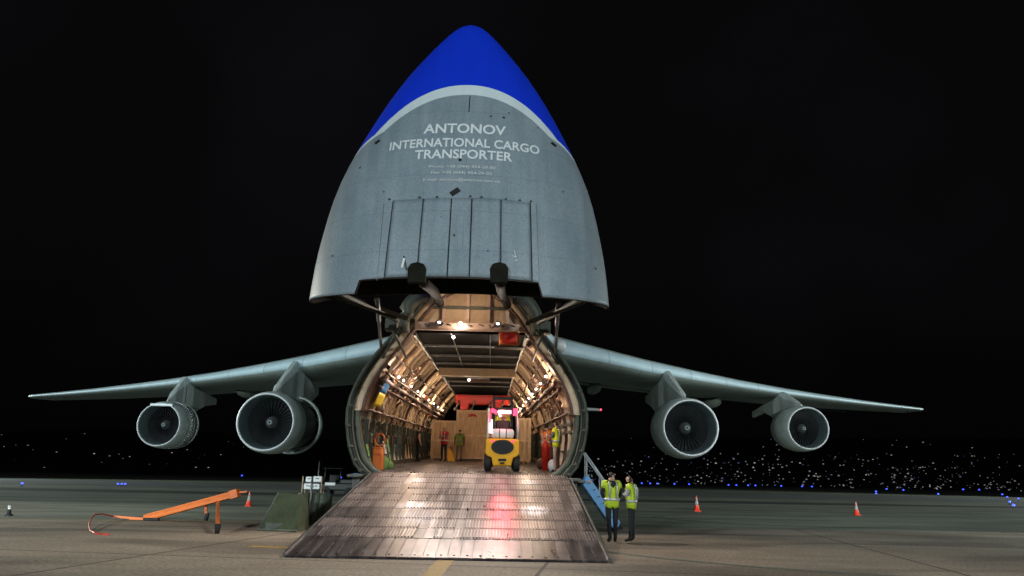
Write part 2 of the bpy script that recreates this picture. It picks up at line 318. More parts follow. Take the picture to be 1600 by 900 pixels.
# ================================================================ SETTING
def ground_mat(name, c1, c2, scale, seams=None, rough=.75, tyre=True):
    m = bpy.data.materials.new(name); m.use_nodes = True; t = m.node_tree; b = t.nodes['Principled BSDF']
    b.inputs['Roughness'].default_value = rough; b.inputs['Specular IOR Level'].default_value = .35
    c = t.nodes.new('ShaderNodeTexCoord')
    n = t.nodes.new('ShaderNodeTexNoise'); n.inputs['Scale'].default_value = scale; n.inputs['Detail'].default_value = 8; n.inputs['Roughness'].default_value = .62
    t.links.new(c.outputs['Object'], n.inputs['Vector'])
    r = t.nodes.new('ShaderNodeValToRGB'); r.color_ramp.elements[0].position = .36; r.color_ramp.elements[1].position = .66
    r.color_ramp.elements[0].color = (*c1, 1); r.color_ramp.elements[1].color = (*c2, 1); t.links.new(n.outputs['Fac'], r.inputs['Fac'])
    n2 = t.nodes.new('ShaderNodeTexNoise'); n2.inputs['Scale'].default_value = 14; n2.inputs['Detail'].default_value = 6
    t.links.new(c.outputs['Object'], n2.inputs['Vector'])
    mr = t.nodes.new('ShaderNodeMapRange'); mr.inputs['From Min'].default_value = .3; mr.inputs['From Max'].default_value = .7
    mr.inputs['To Min'].default_value = .6; mr.inputs['To Max'].default_value = 1.35; t.links.new(n2.outputs['Fac'], mr.inputs['Value'])
    mm = t.nodes.new('ShaderNodeMixRGB'); mm.blend_type = 'MULTIPLY'; mm.inputs['Fac'].default_value = 1
    t.links.new(r.outputs['Color'], mm.inputs['Color1']); t.links.new(mr.outputs['Result'], mm.inputs['Color2']); out = mm.outputs['Color']
    if tyre:        # long rubber and oil smears
        mp = t.nodes.new('ShaderNodeMapping'); mp.inputs['Scale'].default_value = (.08, .26, 1); mp.inputs['Rotation'].default_value = (0, 0, R(6))
        t.links.new(c.outputs['Object'], mp.inputs['Vector'])
        n4 = t.nodes.new('ShaderNodeTexNoise'); n4.inputs['Scale'].default_value = 1.6; n4.inputs['Detail'].default_value = 4; n4.inputs['Distortion'].default_value = .6
        t.links.new(mp.outputs['Vector'], n4.inputs['Vector'])
        r4 = t.nodes.new('ShaderNodeValToRGB'); r4.color_ramp.elements[0].position = .40; r4.color_ramp.elements[0].color = (.45, .45, .45, 1)
        r4.color_ramp.elements[1].position = .55; r4.color_ramp.elements[1].color = (1, 1, 1, 1); t.links.new(n4.outputs['Fac'], r4.inputs['Fac'])
        m4 = t.nodes.new('ShaderNodeMixRGB'); m4.blend_type = 'MULTIPLY'; m4.inputs['Fac'].default_value = .8
        t.links.new(out, m4.inputs['Color1']); t.links.new(r4.outputs['Color'], m4.inputs['Color2']); out = m4.outputs['Color']
    if seams:
        mp = t.nodes.new('ShaderNodeMapping'); mp.inputs['Rotation'].default_value = (0, 0, R(seams[1])); mp.inputs['Location'].default_value = (1.3, 1.2, 0)
        t.links.new(c.outputs['Object'], mp.inputs['Vector'])
        br = t.nodes.new('ShaderNodeTexBrick'); br.offset = 0; br.inputs['Scale'].default_value = 1; br.inputs['Brick Width'].default_value = seams[0]; br.inputs['Row Height'].default_value = seams[0]
        br.inputs['Mortar Size'].default_value = .035; br.inputs['Color1'].default_value = (1, 1, 1, 1); br.inputs['Color2'].default_value = (.88, .88, .88, 1); br.inputs['Mortar'].default_value = (.2, .2, .2, 1)
        t.links.new(mp.outputs['Vector'], br.inputs['Vector'])
        m5 = t.nodes.new('ShaderNodeMixRGB'); m5.blend_type = 'MULTIPLY'; m5.inputs['Fac'].default_value = 1
        t.links.new(out, m5.inputs['Color1']); t.links.new(br.outputs['Color'], m5.inputs['Color2']); out = m5.outputs['Color']
    t.links.new(out, b.inputs['Base Color'])
    bp = t.nodes.new('ShaderNodeBump'); bp.inputs['Strength'].default_value = .35; bp.inputs['Distance'].default_value = .02
    t.links.new(n2.outputs['Fac'], bp.inputs['Height']); t.links.new(bp.outputs['Normal'], b.inputs['Normal'])
    return m
M['asphalt'] = ground_mat('old_asphalt', (.15, .165, .125), (.21, .225, .175), .12)
M['concrete'] = ground_mat('apron_concrete', (.26, .21, .155), (.41, .345, .26), .22, (7.5, 8))
M['grass'] = ground_mat('dark_verge', (.012, .014, .010), (.02, .024, .016), .3, tyre=False)
M['runway'] = ground_mat('runway_asphalt', (.09, .10, .10), (.13, .14, .14), .05)
def sheet(name, pts, z, m, label=None):
    mb = MB(); mb.add([(p[0], p[1], z) for p in pts], [list(range(len(pts)))]); o = mb.build(name, m, fix=False); tag(o, kind='structure'); return o
sheet('ground', [(-6000, -400), (6000, -400), (6000, 7000), (-6000, 7000)], 0, 'asphalt')
eL = G(0, 811); eR = G(1560, 832); dv = (eR - eL).normalized(); eL2 = eL - dv * 60; eR2 = eR + dv * 60
sheet('apron', [(-90, -60), (110, -60), (eR2.x, eR2.y), (eL2.x, eL2.y)], .004, 'concrete')
sheet('verge', [(-400, 60), (-8, 60), (60, 66), (60, 71), (-8, 70), (-400, 67)], .004, 'grass')
sheet('runway', [(-500, 80), (400, 92), (400, 150), (-500, 150)], .004, 'runway')
def line_px(name, a, b, wd, z=.008):
    a = G(*a); b = G(*b); d = (b - a).normalized(); n = Vector((-d.y, d.x, 0)) * wd / 2
    sheet(name, [a - n, b - n, b + n, a + n], z, 'paintline')
line_px('apron_line', (4, 812), (420, 815), .16)
line_px('apron_line', (392, 854), (470, 857), .30)
line_px('apron_line', (700, 872), (664, 912), .32)
line_px('apron_line', (1105, 773), (1190, 776), .35)
M['skid'] = mat('rubber_on_asphalt', (.10, .11, .085), .85, alt=(.15, .165, .13), scale=3)
for (px, py), rad, a0, a1 in (((1215, 812), 5.0, 100, 330), ((1215, 812), 5.3, 110, 320), ((1450, 800), 14, 150, 260), ((1330, 845), 9, 200, 330)):
    c = G(px, py); mb = MB(); n = 40; A_ = []; B_ = []
    for k in range(n + 1):
        t = R(lerp(a0, a1, k / n)); A_.append((c.x + rad * math.cos(t), c.y + rad * math.sin(t), .010)); B_.append((c.x + (rad + .22) * math.cos(t), c.y + (rad + .22) * math.sin(t), .010))
    mb.loft([A_, B_], 0, closed=False); tag(mb.build('skid_mark', 'skid', fix=False), kind='structure')
# distant hill behind the airfield
hm = MB(); rings = []
for j in range(14):
    v = j / 13; row = []
    for i in range(61):
        u = i / 60; x = lerp(-3600, 4200, u); y = lerp(700, 2600, v)
        hh = (.035 + .03 * smooth_interp([(0, .4), (.45, .5), (.7, 1.0), (1, 1.3)], u)) * 2600 * math.sin(min(1, v * 1.2) * math.pi / 2) ** 1.4
        hh *= .85 + .3 * noise.noise(Vector((x / 700, y / 700, 0)))
        row.append((x, y, max(-2, hh * (v > 0) - 1.0)))
    rings.append(row)
hm.loft(rings, 0, closed=False); HILL = rings
M['hill'] = mat('dark_hillside', (.012, .013, .010), .9)
tag(hm.build('hill', 'hill'), kind='structure')
def hill_hit(px, py):       # first point where the sight line meets the hill surface
    d = ray(px, py); p0 = Vector((0, 0, CAMH))
    for k in range(700, 2600, 12):
        p = p0 + d * (k / d.y); u = (p.x + 3600) / 7800 * 60; v = (p.y - 700) / 1900 * 13
        i = max(0, min(59, int(u))); j = max(0, min(12, int(v))); fu = u - i; fv = v - j
        z = lerp(lerp(HILL[j][i][2], HILL[j][i+1][2], fu), lerp(HILL[j+1][i][2], HILL[j+1][i+1][2], fu), fv)
        if z >= p.z: return p
    return None
# sparse lights on the left, one by one
lm = {}
for k in ('town_a', 'town_b', 'town_c'):
    b = MB(); b.ball((0, 0, 0), 1.0, n=8); o = b.build('distant_lamp', k); lm[k] = o.data; bpy.data.objects.remove(o)
left_pts = [(20,128),(82,120),(172,145),(295,157),(345,88),(8,66),(570,177),(620,167),(675,180),(778,222),(868,218),(895,160),(975,143),(995,148),(1038,190),(1065,172),(1150,170),(1190,103),(1215,118),(1268,130),(490,165),(640,190),(530,210),(230,238),(75,198),(440,60),(145,122),(1020,236),(1085,238)]
for i, (cx, cy) in enumerate(left_pts):
    px, py = cx / 3.3333, 660 + cy / 3.3333; p = hill_hit(px, py) or P(px, py, 1800)
    o = bpy.data.objects.new('distant_lamp', lm[('town_a', 'town_b', 'town_b', 'town_c')[i % 4]]); COL.objects.link(o); o.location = p
    s = p.y / F * random.choice((.9, 1.1, 1.5)); o.scale = (s, s, s)
    tag(o, 'tiny scattered light on the dark hillside left of the aircraft', 'distant light', 'scattered lights on the hillside to the left')
tb = MB(); rnd = random.Random(3)
for i in range(1150):
    px = rnd.uniform(905, 1610) if i % 5 else rnd.uniform(1180, 1610); hy = 750 + (px - 800) * .0192
    top = 66 if px > 1150 else 62; g = abs(rnd.gauss(0, .42)); py = hy + 6 - min(1.2, g + .06) * top
    if noise.noise(Vector((px / 45, py / 14, 1))) < .02 and rnd.random() < .72: continue
    if px > 1300 and i % 6 == 0: py = hy + rnd.uniform(1, 11)
    p = hill_hit(px, py)
    if not p:
        p = G(px, py, .5)
        if p.y < 90: continue
    r = p.y / F * rnd.choice((.7, .9, 1.1, 1.3, 1.7, 2.1)); mi = rnd.choice((0, 1, 1, 1, 2, 1, 0, 1, 3))
    tb.add([p + Vector((r, 0, 0)), p - Vector((r, 0, 0)), p + Vector((0, r, 0)), p - Vector((0, r, 0)), p + Vector((0, 0, r)), p - Vector((0, 0, r))],
           [(0, 2, 4), (2, 1, 4), (1, 3, 4), (3, 0, 4), (2, 0, 5), (1, 2, 5), (3, 1, 5), (0, 3, 5)], mi)
tag(tb.build('town_lights', ['town_a', 'town_b', 'town_c', 'bluelamp2'], fix=False), 'dense far off town lights twinkling across the dark hillside to the right', 'town lights', kind='stuff')

# blue taxiway edge lights
tp = MB(); tp.cyl((0, 0, 0), (0, 0, .22), .05, .04, 8); tp.cyl((0, 0, 0), (0, 0, .02), .14, .14, 10)
tl = MB(); tl.lathe([(.22, .11), (.30, .12), (.37, .08), (.40, .001)], n=10, axis='Z')
root = empty('taxiway_light'); tp.build('post', 'dark', root); tl.build('lens', 'bluelamp', root)
blues = [(900 + a / 2.286, 660 + b / 2.286) for a, b in [(235,197),(265,197),(290,197),(352,200),(404,203),(545,207),(573,211),(615,211),(641,212),(733,219),(808,226),(843,225),(1072,250),(1072,256),(1110,243),(1523,260),(1540,268),(1549,283),(1563,295),(1580,272),(1440,243),(1383,245),(1170,246),(1294,258)]] \
      + [(a / 2.646, 520 + b / 2.646) for a, b in [(92,622),(488,624),(504,624),(518,624),(1000,576),(1410,580)]]
first = True
for i, (px, py) in enumerate(blues):
    hy = 750 + (px - 800) * .0192; dy = max(py - hy, 1.6)
    p = G(px, hy + dy, .3)
    if p.y > 420 or p.y < 0: p = P(px, hy + 1.6, 420)
    o = root if first else copy_tree(root); first = False
    o.location = (p.x, p.y, 0); s = max(1.0, p.y / F * 1.35 / .12); s = min(s, 4.0); o.scale = (s, s, s)
    if p.y > 60: o.location.z = max(0, p.z - .3 * s)*0
    side = 'left' if px < 700 else 'right'
    tag(o, f'small blue taxiway edge light out on the dark airfield {side} of the aircraft', 'taxiway light', f'blue taxiway lights {side} of the aircraft')

# ================================================================ AIRCRAFT
ac = empty('cargo_aircraft', (0, 0, 0), 0, 'huge four engined cargo aircraft with blue and grey nose swung up above its open hold', 'aircraft')
ac.matrix_world = A
def Lc(px, py, D): return AI @ P(px, py, D)
# ---- nose visor, built opened, in world coordinates, moved into the aircraft's space
XC = -1.27; Z0 = 5.62
WT = [(-.5, 3.66), (0, 3.65), (1.27, 3.53), (3.0, 3.17), (4.8, 2.42), (6.1, 1.73), (7.05, 1.08), (7.7, .56), (7.95, .28), (8.05, .02)]
def vw(s): return max(.015, smooth_interp(WT, s))
def vc(s): return 17.75 + .03 * s
def vf(s): return 2.35 * (vw(s) / 3.65) ** 1.25
def vb(s): return 3.3 * (vw(s) / 3.65) ** 1.05
NF = 2.1
def front_y(x, s):
    q = min(1, abs(x - xc(s)) / vw(s)); return vc(s) - vf(s) * (1 - q ** NF) ** (1 / NF)
def xc(s): return XC + .0 * s
def vsec(s, t):     # t angle: -90deg = belly (towards camera), 0 = right, 90 = back
    c, sn = math.cos(t), math.sin(t)
    if sn < 0:
        x = vw(s) * math.copysign(abs(c) ** (2 / NF), c); y = vc(s) - vf(s) * abs(sn) ** (2 / NF)
    else:
        x = vw(s) * math.copysign(abs(c) ** 1.15, c); y = vc(s) + vb(s) * abs(sn) ** .95
    return Vector((xc(s) + x, y, Z0 + s))
DOORX = 2.03
def rim(t):
    p = vsec(0, t)
    if p.y < vc(0):
        if abs(p.x - XC + .1) < DOORX: return .10
        return -.11 * (vc(0) - p.y)
    return .34 * (p.y - vc(0))
NCOL = 220
M['visor_in'] = mat('visor_inside', (.014, .014, .010), .9, spec=.05, var=.4, scale=3)
def surf(px, py):     # the point of the belly skin seen at a photo pixel
    d = ray(px, py); p0 = Vector((0, 0, CAMH))
    for k in range(0, 1200):
        y = 14.5 + k * .004; p = p0 + d * (y / d.y); s = p.z - Z0
        if 0 - .5 < s < 8 and abs(p.x - XC) < vw(s) and y >= front_y(p.x, s): return p
    return p
qa = AI @ surf(732, 148); qb = AI @ surf(612, 195); qc = AI @ surf(732, 133)
STRIPE_K = -(qa.y - qb.y) / (qa.z - qb.z); STRIPE_A = qa.y + STRIPE_K * qa.z; STRIPE_B = qc.y + STRIPE_K * qc.z
print('STRIPE', STRIPE_K, STRIPE_A, STRIPE_B)
M['nose'] = nose_mat()
vm = MB(AI); rings = []
us = [0, .01, .03, .06, .1, .15, .2, .26, .32, .38, .44, .5, .56, .62, .68, .73, .78, .82, .86, .89, .92, .945, .965, .98, .99, .997, 1.0]
for u in us:
    ring = []
    for k in range(NCOL):
        t = 2 * math.pi * k / NCOL - math.pi / 2; r = rim(t); s = r + u * (8.05 - r); ring.append(vsec(s, t))
    rings.append(ring)
vm.loft(rings, 0, cap1=True)
visor = vm.build('nose_door', ['nose', 'visor_in'], ac)
sd = visor.modifiers.new('thick', 'SOLIDIFY'); sd.thickness = .07; sd.offset = -1; sd.material_offset = 1; sd.material_offset_rim = 1
def skin_pt(x, s, off=.006):
    e = .02; y = front_y(x, s); nx = -(front_y(x + e, s) - front_y(x - e, s)) / (2 * e); ns = -(front_y(x, s + e) - front_y(x, s - e)) / (2 * e)
    n = Vector((-nx * -1, -1, 0)); n = Vector(((front_y(x + e, s) - front_y(x - e, s)) / (2 * e), -1, (front_y(x, s + e) - front_y(x, s - e)) / (2 * e))).normalized()
    return Vector((x, y, Z0 + s)) + n * off
# door panels on the lower belly, each a proud curved plate
bx = [surf(px, 375).x for px in (608, 656.5, 702, 735, 782, 829)]
s_top = [surf(px, py).z - Z0 for px, py in ((608, 314), (656, 311), (702, 309), (735, 309), (782, 311), (829, 317))]
def plate(x0, x1, s0a, s1a, s1b, off, name, mname, parent, nx=10, ns=16, th=.02):
    mb = MB(AI); out = []; inn = []
    for j in range(ns + 1):
        ro, ri = [], []
        for i in range(nx + 1):
            x = lerp(x0, x1, i / nx); st = lerp(s1a, s1b, i / nx); s = lerp(s0a, st, j / ns)
            # seams converge a little upwards, as the nose narrows
            xx = XC + (x - XC) * (1 + .018 * (1.2 - s)); ro.append(skin_pt(xx, s, off)); ri.append(skin_pt(xx, s, off - th))
        out.append(ro); inn.append(ri)
    mb.loft(out, 0, closed=False); mb.loft(inn, 0, closed=False)
    mb.loft([out[0], inn[0]], 0, closed=False); mb.loft([out[-1], inn[-1]], 0, closed=False)
    mb.loft([[r[0] for r in out], [r[0] for r in inn]], 0, closed=False); mb.loft([[r[-1] for r in out], [r[-1] for r in inn]], 0, closed=False)
    return mb.build(name, mname, parent)
for i in range(5):
    g = .012
    plate(bx[i] + g, bx[i + 1] - g, .105, s_top[i] - .02, s_top[i + 1] - .02, .035, 'door_panel', 'nose', visor)
plate(bx[0] - .02, bx[-1] + .02, .11, max(s_top[0], s_top[1]) - .01, s_top[5], .009, 'door_gap', 'dark', visor, nx=30)
# small hinge line fittings along the top of the doors
hb = MB(AI)
for px in (609, 656, 683, 735, 752, 790, 812, 829):
    p = surf(px, interp([(608, 312), (656, 309), (735, 307), (829, 315)], px)); q = skin_pt(p.x, p.z - Z0, .02); hb.box(q, (.04, .03, .03))
hb.build('hinge_row', 'dark', visor)
# dark marks, drain holes and access panels
db = MB(AI)
def patch(mb, px, py, w_, h_, rot=0, mi=0, off=.012):
    c = surf(px, py); pts = []
    for a, b in ((-1, -1), (1, -1), (1, 1), (-1, 1)):
        dx = a * w_ / 2 * math.cos(rot) - b * h_ / 2 * math.sin(rot); ds = a * w_ / 2 * math.sin(rot) + b * h_ / 2 * math.cos(rot)
        pts.append(skin_pt(c.x + dx, c.z - Z0 + ds, off))
    inn = [p + Vector((0, .008, 0)) for p in pts]
    mb.add(pts + inn, [(0, 1, 2, 3), (7, 6, 5, 4), (0, 1, 5, 4), (1, 2, 6, 5), (2, 3, 7, 6), (3, 0, 4, 7)], mi)
patch(db, 711, 300, .23, .13, R(38)); patch(db, 733.5, 163, .018, .55); patch(db, 719, 250, .06, .07)
for px, py, a in ((767, 182, .04), (787, 184, .05), (795, 177, .035), (840, 200, .03), (563, 262, .04), (710, 369, .04), (762, 393, .03), (600, 300, .03), (880, 300, .03), (520, 400, .04), (930, 420, .04), (690, 340, .02)): patch(db, px, py, a, a, off=.045 if 605 < px < 830 and py > 310 else .012)
patch(db, 590, 222, .14, .09, R(40)); patch(db, 865, 226, .14, .09, R(-35))
patch(db, 634, 412, .03, .34, R(14), off=.05)
db.build('skin_marks', 'dark', visor)
wb = MB(AI); patch(wb, 631, 412, .05, .22, R(-10), off=.055); patch(wb, 803, 402, .10, .015, R(-15), off=.05); patch(wb, 806, 408, .06, .015, R(20), off=.05); patch(wb, 804, 398, .015, .16, R(8), off=.05)
wb.build('scuff_marks', 'white', visor)
# skin seams: thin proud laps
sb = MB(AI)
def seam(path, wd=.018, off=.006):
    pts = [surf(*p) for p in path]; A_, B_ = [], []
    for i, p in enumerate(pts):
        a = pts[max(0, i - 1)]; b = pts[min(len(pts) - 1, i + 1)]; d = (b - a); d.y = 0; d.normalize(); n = Vector((-d.z, 0, d.x)) * wd / 2
        A_.append(skin_pt(p.x - n.x, p.z - n.z - Z0, off)); B_.append(skin_pt(p.x + n.x, p.z + n.z - Z0, off))
    sb.loft([A_, B_], 0, closed=False)
sb2 = [[(600 - i * 1.0, 318 + i * 11) for i in range(12)], [(838 + i * .4, 320 + i * 11) for i in range(12)], [(566 - i * 3.2, 300 + i * 12) for i in range(13)], [(886 + i * 1.9, 310 + i * 12) for i in range(12)]]
for pth in sb2[:2]: seam(pth, .010)
sb.build('skin_seams', 'steel_d', visor)
# lettering laid on the curved skin
def text(body, cx, cy, width_px, h_m, mname, thick=.0, name='lettering'):
    cu = bpy.data.curves.new('t', 'FONT'); cu.body = body; cu.align_x = 'CENTER'; cu.align_y = 'CENTER'; cu.size = 1; cu.offset = thick; cu.resolution_u = 3
    o = bpy.data.objects.new('t', cu); COL.objects.link(o); dg = bpy.context.evaluated_depsgraph_get(); me = bpy.data.meshes.new_from_object(o.evaluated_get(dg)); bpy.data.objects.remove(o)
    bm = bmesh.new(); bm.from_mesh(me); bmesh.ops.triangulate(bm, faces=bm.faces)
    bmesh.ops.subdivide_edges(bm, edges=[e for e in bm.edges if e.calc_length() > .12], cuts=2); bmesh.ops.triangulate(bm, faces=bm.faces)
    xs = [v.co.x for v in bm.verts]; ys = [v.co.y for v in bm.verts]; tw = max(xs) - min(xs); th = max(ys) - min(ys)
    c = surf(cx, cy); a = surf(cx - width_px / 2, cy); b = surf(cx + width_px / 2, cy); W = b.x - a.x
    for v in bm.verts:
        x = c.x + (v.co.x - (max(xs) + min(xs)) / 2) / tw * W; s = c.z - Z0 + (v.co.y - (max(ys) + min(ys)) / 2) / th * h_m
        v.co = AI @ skin_pt(x, s, .010)
    bm.to_mesh(me); bm.free(); me.materials.clear(); me.materials.append(M[mname]); ob = bpy.data.objects.new(name, me); COL.objects.link(ob); ob.parent = visor
    for p in me.polygons: p.material_index = 0
text('ANTONOV', 726, 201, 128, .31, 'letter', .022)
text('INTERNATIONAL CARGO', 725, 223, 232, .27, 'letter', .020)
text('TRANSPORTER', 724, 241, 152, .27, 'letter', .020)
text('Phone: +38 (044) 454-28-80', 722, 261, 104, .10, 'small_letter', .012, 'contact_lettering')
text('Fax: +38 (044) 454-29-02', 721, 270.5, 95, .10, 'small_letter', .012, 'contact_lettering')
text('E-mail: antonov@antonov.com.ua', 721, 281.5, 120, .10, 'small_letter', .012, 'contact_lettering')

# ---- fuselage
SEC = [(1.0, 0.0), (1.04, 1.5), (1.3, 2.55), (1.75, 3.22), (2.35, 3.5), (3.3, 3.65), (4.1, 3.5), (4.97, 3.05), (5.95, 2.28), (6.8, 1.72), (7.4, 1.15), (7.75, .6), (7.85, 0.0)]
def seccurve(n=28):
    pts = [Vector((w_, 0, z)) for z, w_ in SEC]; out = []
    # arc-length resample of Catmull curve
    dense = []
    for i in range(len(pts) - 1):
        p0 = pts[i - 1] if i else Vector((-pts[1].x, 0, pts[1].z)); p1, p2 = pts[i], pts[i + 1]; p3 = pts[i + 2] if i < len(pts) - 2 else Vector((-pts[-2].x, 0, pts[-2].z))
        for k in range(10):
            t = k / 10; dense.append(.5 * ((2 * p1) + (p2 - p0) * t + (2 * p0 - 5 * p1 + 4 * p2 - p3) * t * t + (3 * p1 - p0 - 3 * p2 + p3) * t ** 3))
    dense.append(pts[-1]); L = [0]
    for a, b in zip(dense, dense[1:]): L.append(L[-1] + (b - a).length)
    for k in range(n + 1):
        d = L[-1] * k / n; j = max(i for i in range(len(L)) if L[i] <= d + 1e-9); j = min(j, len(L) - 2)
        out.append(dense[j].lerp(dense[j + 1], (d - L[j]) / max(1e-9, L[j + 1] - L[j])))
    return out
HALF = seccurve()
def section(y, sc=1.0, zc=3.5, scz=None, dz=0):
    scz = sc if scz is None else scz
    r = [Vector((p.x * sc, y, zc + dz + (p.z - zc) * scz)) for p in HALF]; l = [Vector((-p.x, p.y, p.z)) for p in r[1:-1]][::-1]; return r + l
fm = MB()
rg = [section(y) for y in (0, 3, 8, 16, 24, 30)] + [section(35, .97, dz=.1), section(40, .88, dz=.4), section(46, .68, dz=1.1), section(52, .44, dz=2.0), section(57, .22, dz=2.9), section(60, .05, dz=3.4)]
fm.loft(rg, 0, cap1=True); fus = fm.build('fuselage', 'olive_l', ac)
# front frame ring with skin edge, seal and inner lip
def ring_part(name, s0, s1, y0, y1, mname, zmin=None):
    a = section(y0, s0); b = section(y0, s1); c = section(y1, s1); d = section(y1, s0); mb = MB()
    if zmin is not None:
        n = len(a); ks = [k for k in range(n) if a[k].z > zmin]
        # contiguous run from right side low over top to left side low
        ks = sorted(ks); a = [a[k] for k in ks]; b = [b[k] for k in ks]; c = [c[k] for k in ks]; d = [d[k] for k in ks]
        mb.loft([a, b, c, d, a], 0, closed=False)
    else: mb.loft([a, b, c, d, a], 0)
    return mb.build(name, mname, ac)
ring_part('front_frame', 1.008, .978, -.10, .06, 'olive', 1.2)
ring_part('door_seal', .979, .966, -.14, .04, 'black', 1.2)
ring_part('frame_lip', .968, .948, -.05, .30, 'olive', 1.25)
ring_part('lining_edge', .946, .885, .0, .35, 'tan_l', 3.15)
ring_part('lining_step', .887, .872, -.02, .8, 'brown', 3.15)
ring_part('lower_frame', .945, .90, .05, .5, 'olive', 1.3)
# latches round the frame
for sgn in (-1, 1):
    for z in (1.7, 2.0, 2.4, 3.0, 3.6, 4.2, 4.8, 5.4, 5.9):
        hw = interp([(z_, w_) for z_, w_ in SEC[:]], z); lb = MB(); lb.box((sgn * hw * .985, -.17, z), (.06, .10, .12), bev=.02); lb.cyl((sgn * (hw * .985 - .08), -.2, z), (sgn * (hw * .985 + .08), -.2, z), .025, n=8)
        lb.build('latch', 'olive', ac)
# hold lining
HS = [(3.12, 1.60), (3.28, 2.1), (3.34, 2.8), (3.30, 3.3), (3.14, 3.9), (2.93, 4.4), (2.62, 4.95), (2.25, 5.5), (1.84, 5.95)]
HL = [0]
for (a, b), (c, d) in zip(HS, HS[1:]): HL.append(HL[-1] + math.hypot(c - a, d - b))
def hsec(d):
    d = max(0, min(HL[-1], d)); j = max(i for i in range(len(HL)) if HL[i] <= d + 1e-9); j = min(j, len(HL) - 2); t = (d - HL[j]) / (HL[j + 1] - HL[j])
    return lerp(HS[j][0], HS[j + 1][0], t), lerp(HS[j][1], HS[j + 1][1], t)
HT = HL[-1]; LEN = 34
def hpt(sgn, d, y, inw=0.0):
    x, z = hsec(d); e = .1; x2, z2 = hsec(min(HT, d + e)); x1, z1 = hsec(max(0, d - e)); tx, tz = x2 - x1, z2 - z1; l = math.hypot(tx, tz); nx, nz = -tz / l, tx / l
    return Vector((sgn * (x + nx * inw), y, z + nz * inw))
rnd = random.Random(11)
lo = MB(); ND = 22
for sgn in (-1, 1):
    rings = []; NY = LEN * 4
    for j in range(NY + 1):
        y = .1 + j * (LEN / NY)
        rings.append([hpt(sgn, HT * k / ND, y, .03 * noise.noise(Vector((y * 1.7, k * .7, sgn * 5)))) for k in range(ND + 1)])
    cellm = {}
    def mf(i, k, sgn=sgn):
        z = hsec(HT * (k + .5) / ND)[1]; key = (i // 4, k // 3, sgn)
        if key not in cellm:
            r = rnd.random()
            if z < 3.2: cellm[key] = 3 if r < .75 else 4
            elif 4.3 < z < 4.95: cellm[key] = 4 if r < .55 else (2 if r < .8 else 0)
            else: cellm[key] = 0 if r < .6 else (1 if r < .8 else (2 if r < .93 else 4))
            if key[0] < 3 and z > 3.2 and z < 4.4 and sgn < 0: cellm[key] = 0
        return cellm[key]
    lo.loft(rings, 0, closed=False, mf=mf)
lo.build('hold_lining', ['tan', 'tan_l', 'pink', 'olive', 'brown'], ac)
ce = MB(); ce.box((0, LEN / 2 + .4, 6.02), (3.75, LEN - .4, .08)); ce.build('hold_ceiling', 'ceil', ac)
fl = MB()
fl.box((0, LEN / 2 + .1, 1.56), (6.3, LEN, .16)); flo = fl.build('hold_floor', 'steel_d', ac)
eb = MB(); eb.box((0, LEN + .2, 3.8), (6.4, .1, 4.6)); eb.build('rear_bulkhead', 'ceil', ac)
# ceiling rails, cross beams, roof fittings
for x in (-1.78, 1.78):
    b = MB(); b.box((x, LEN / 2 + .2, 5.93), (.08, LEN - .6, .12)); b.build('ceiling_rail', 'steel_d', ac)
for x in (-.62, .62, ):
    b = MB(); b.box((x, 5.2, 5.965), (.035, 9.2, .03)); b.build('ceiling_strip', 'steel', ac)
for y in (3.4, 6.2, 9.0, 15.0, 18, 21):
    b = MB(); b.box((0, y, 5.94), (3.5, .06, .08)); b.build('ceiling_strip', 'steel_d', ac)
b = MB(); b.box((0, 11.4, 5.80), (3.5, .35, .36)); b.build('cross_beam', 'tan_l', ac)
b = MB(); b.box((0, 17.0, 5.93), (1.2, 2.4, .05)); b.build('roof_hatch', 'steel_d', ac)
# ribs
for sgn in (-1, 1):
    ribm = MB(); ribm.loft([[hpt(sgn, HT * k / 20, y, inw) for k in range(21)] for y, inw in ((-.05, -.02), (-.05, .10), (.05, .10), (.05, -.02))], 0, closed=False)
    rib0 = ribm.build('hold_rib', ['tan_l'], ac); rib0.location = (0, 1.6, 0)
    for i in range(1, 30):
        c = rib0.copy(); COL.objects.link(c); c.parent = ac; c.location = (0, 1.6 + i * 1.08, 0)
        if i % 4 == 1: c.data = c.data.copy(); c.data.materials[0] = M['brown']
# lower rails and racks
for sgn in (-1, 1):
    for z, d, w_ in ((1.78, .12, .16), (2.35, .05, .07), (2.98, .05, .09), (3.22, .08, .08)):
        b = MB(); x = interp([(zz, xx) for xx, zz in HS], z) - .07; b.box((sgn * x, LEN / 2 + .3, z), (d, LEN - .5, w_)); b.build('side_rail', 'olive', ac)
    for i in range(20):
        y = (.8 if sgn < 0 else 5.3) + i * 1.3; rk = MB(); rk.box((sgn * 3.16, y, 2.5), (.12, .08, 1.5)); ro = rk.build('rack_post', 'olive', ac)
        if rnd.random() < .7: rk = MB(); rk.box((sgn * 3.17, y + .6, 2.65), (.2, .5, .3), bev=.02); rk.build('rack_box', ('olive', 'brown', 'dark')[i % 3], ac)
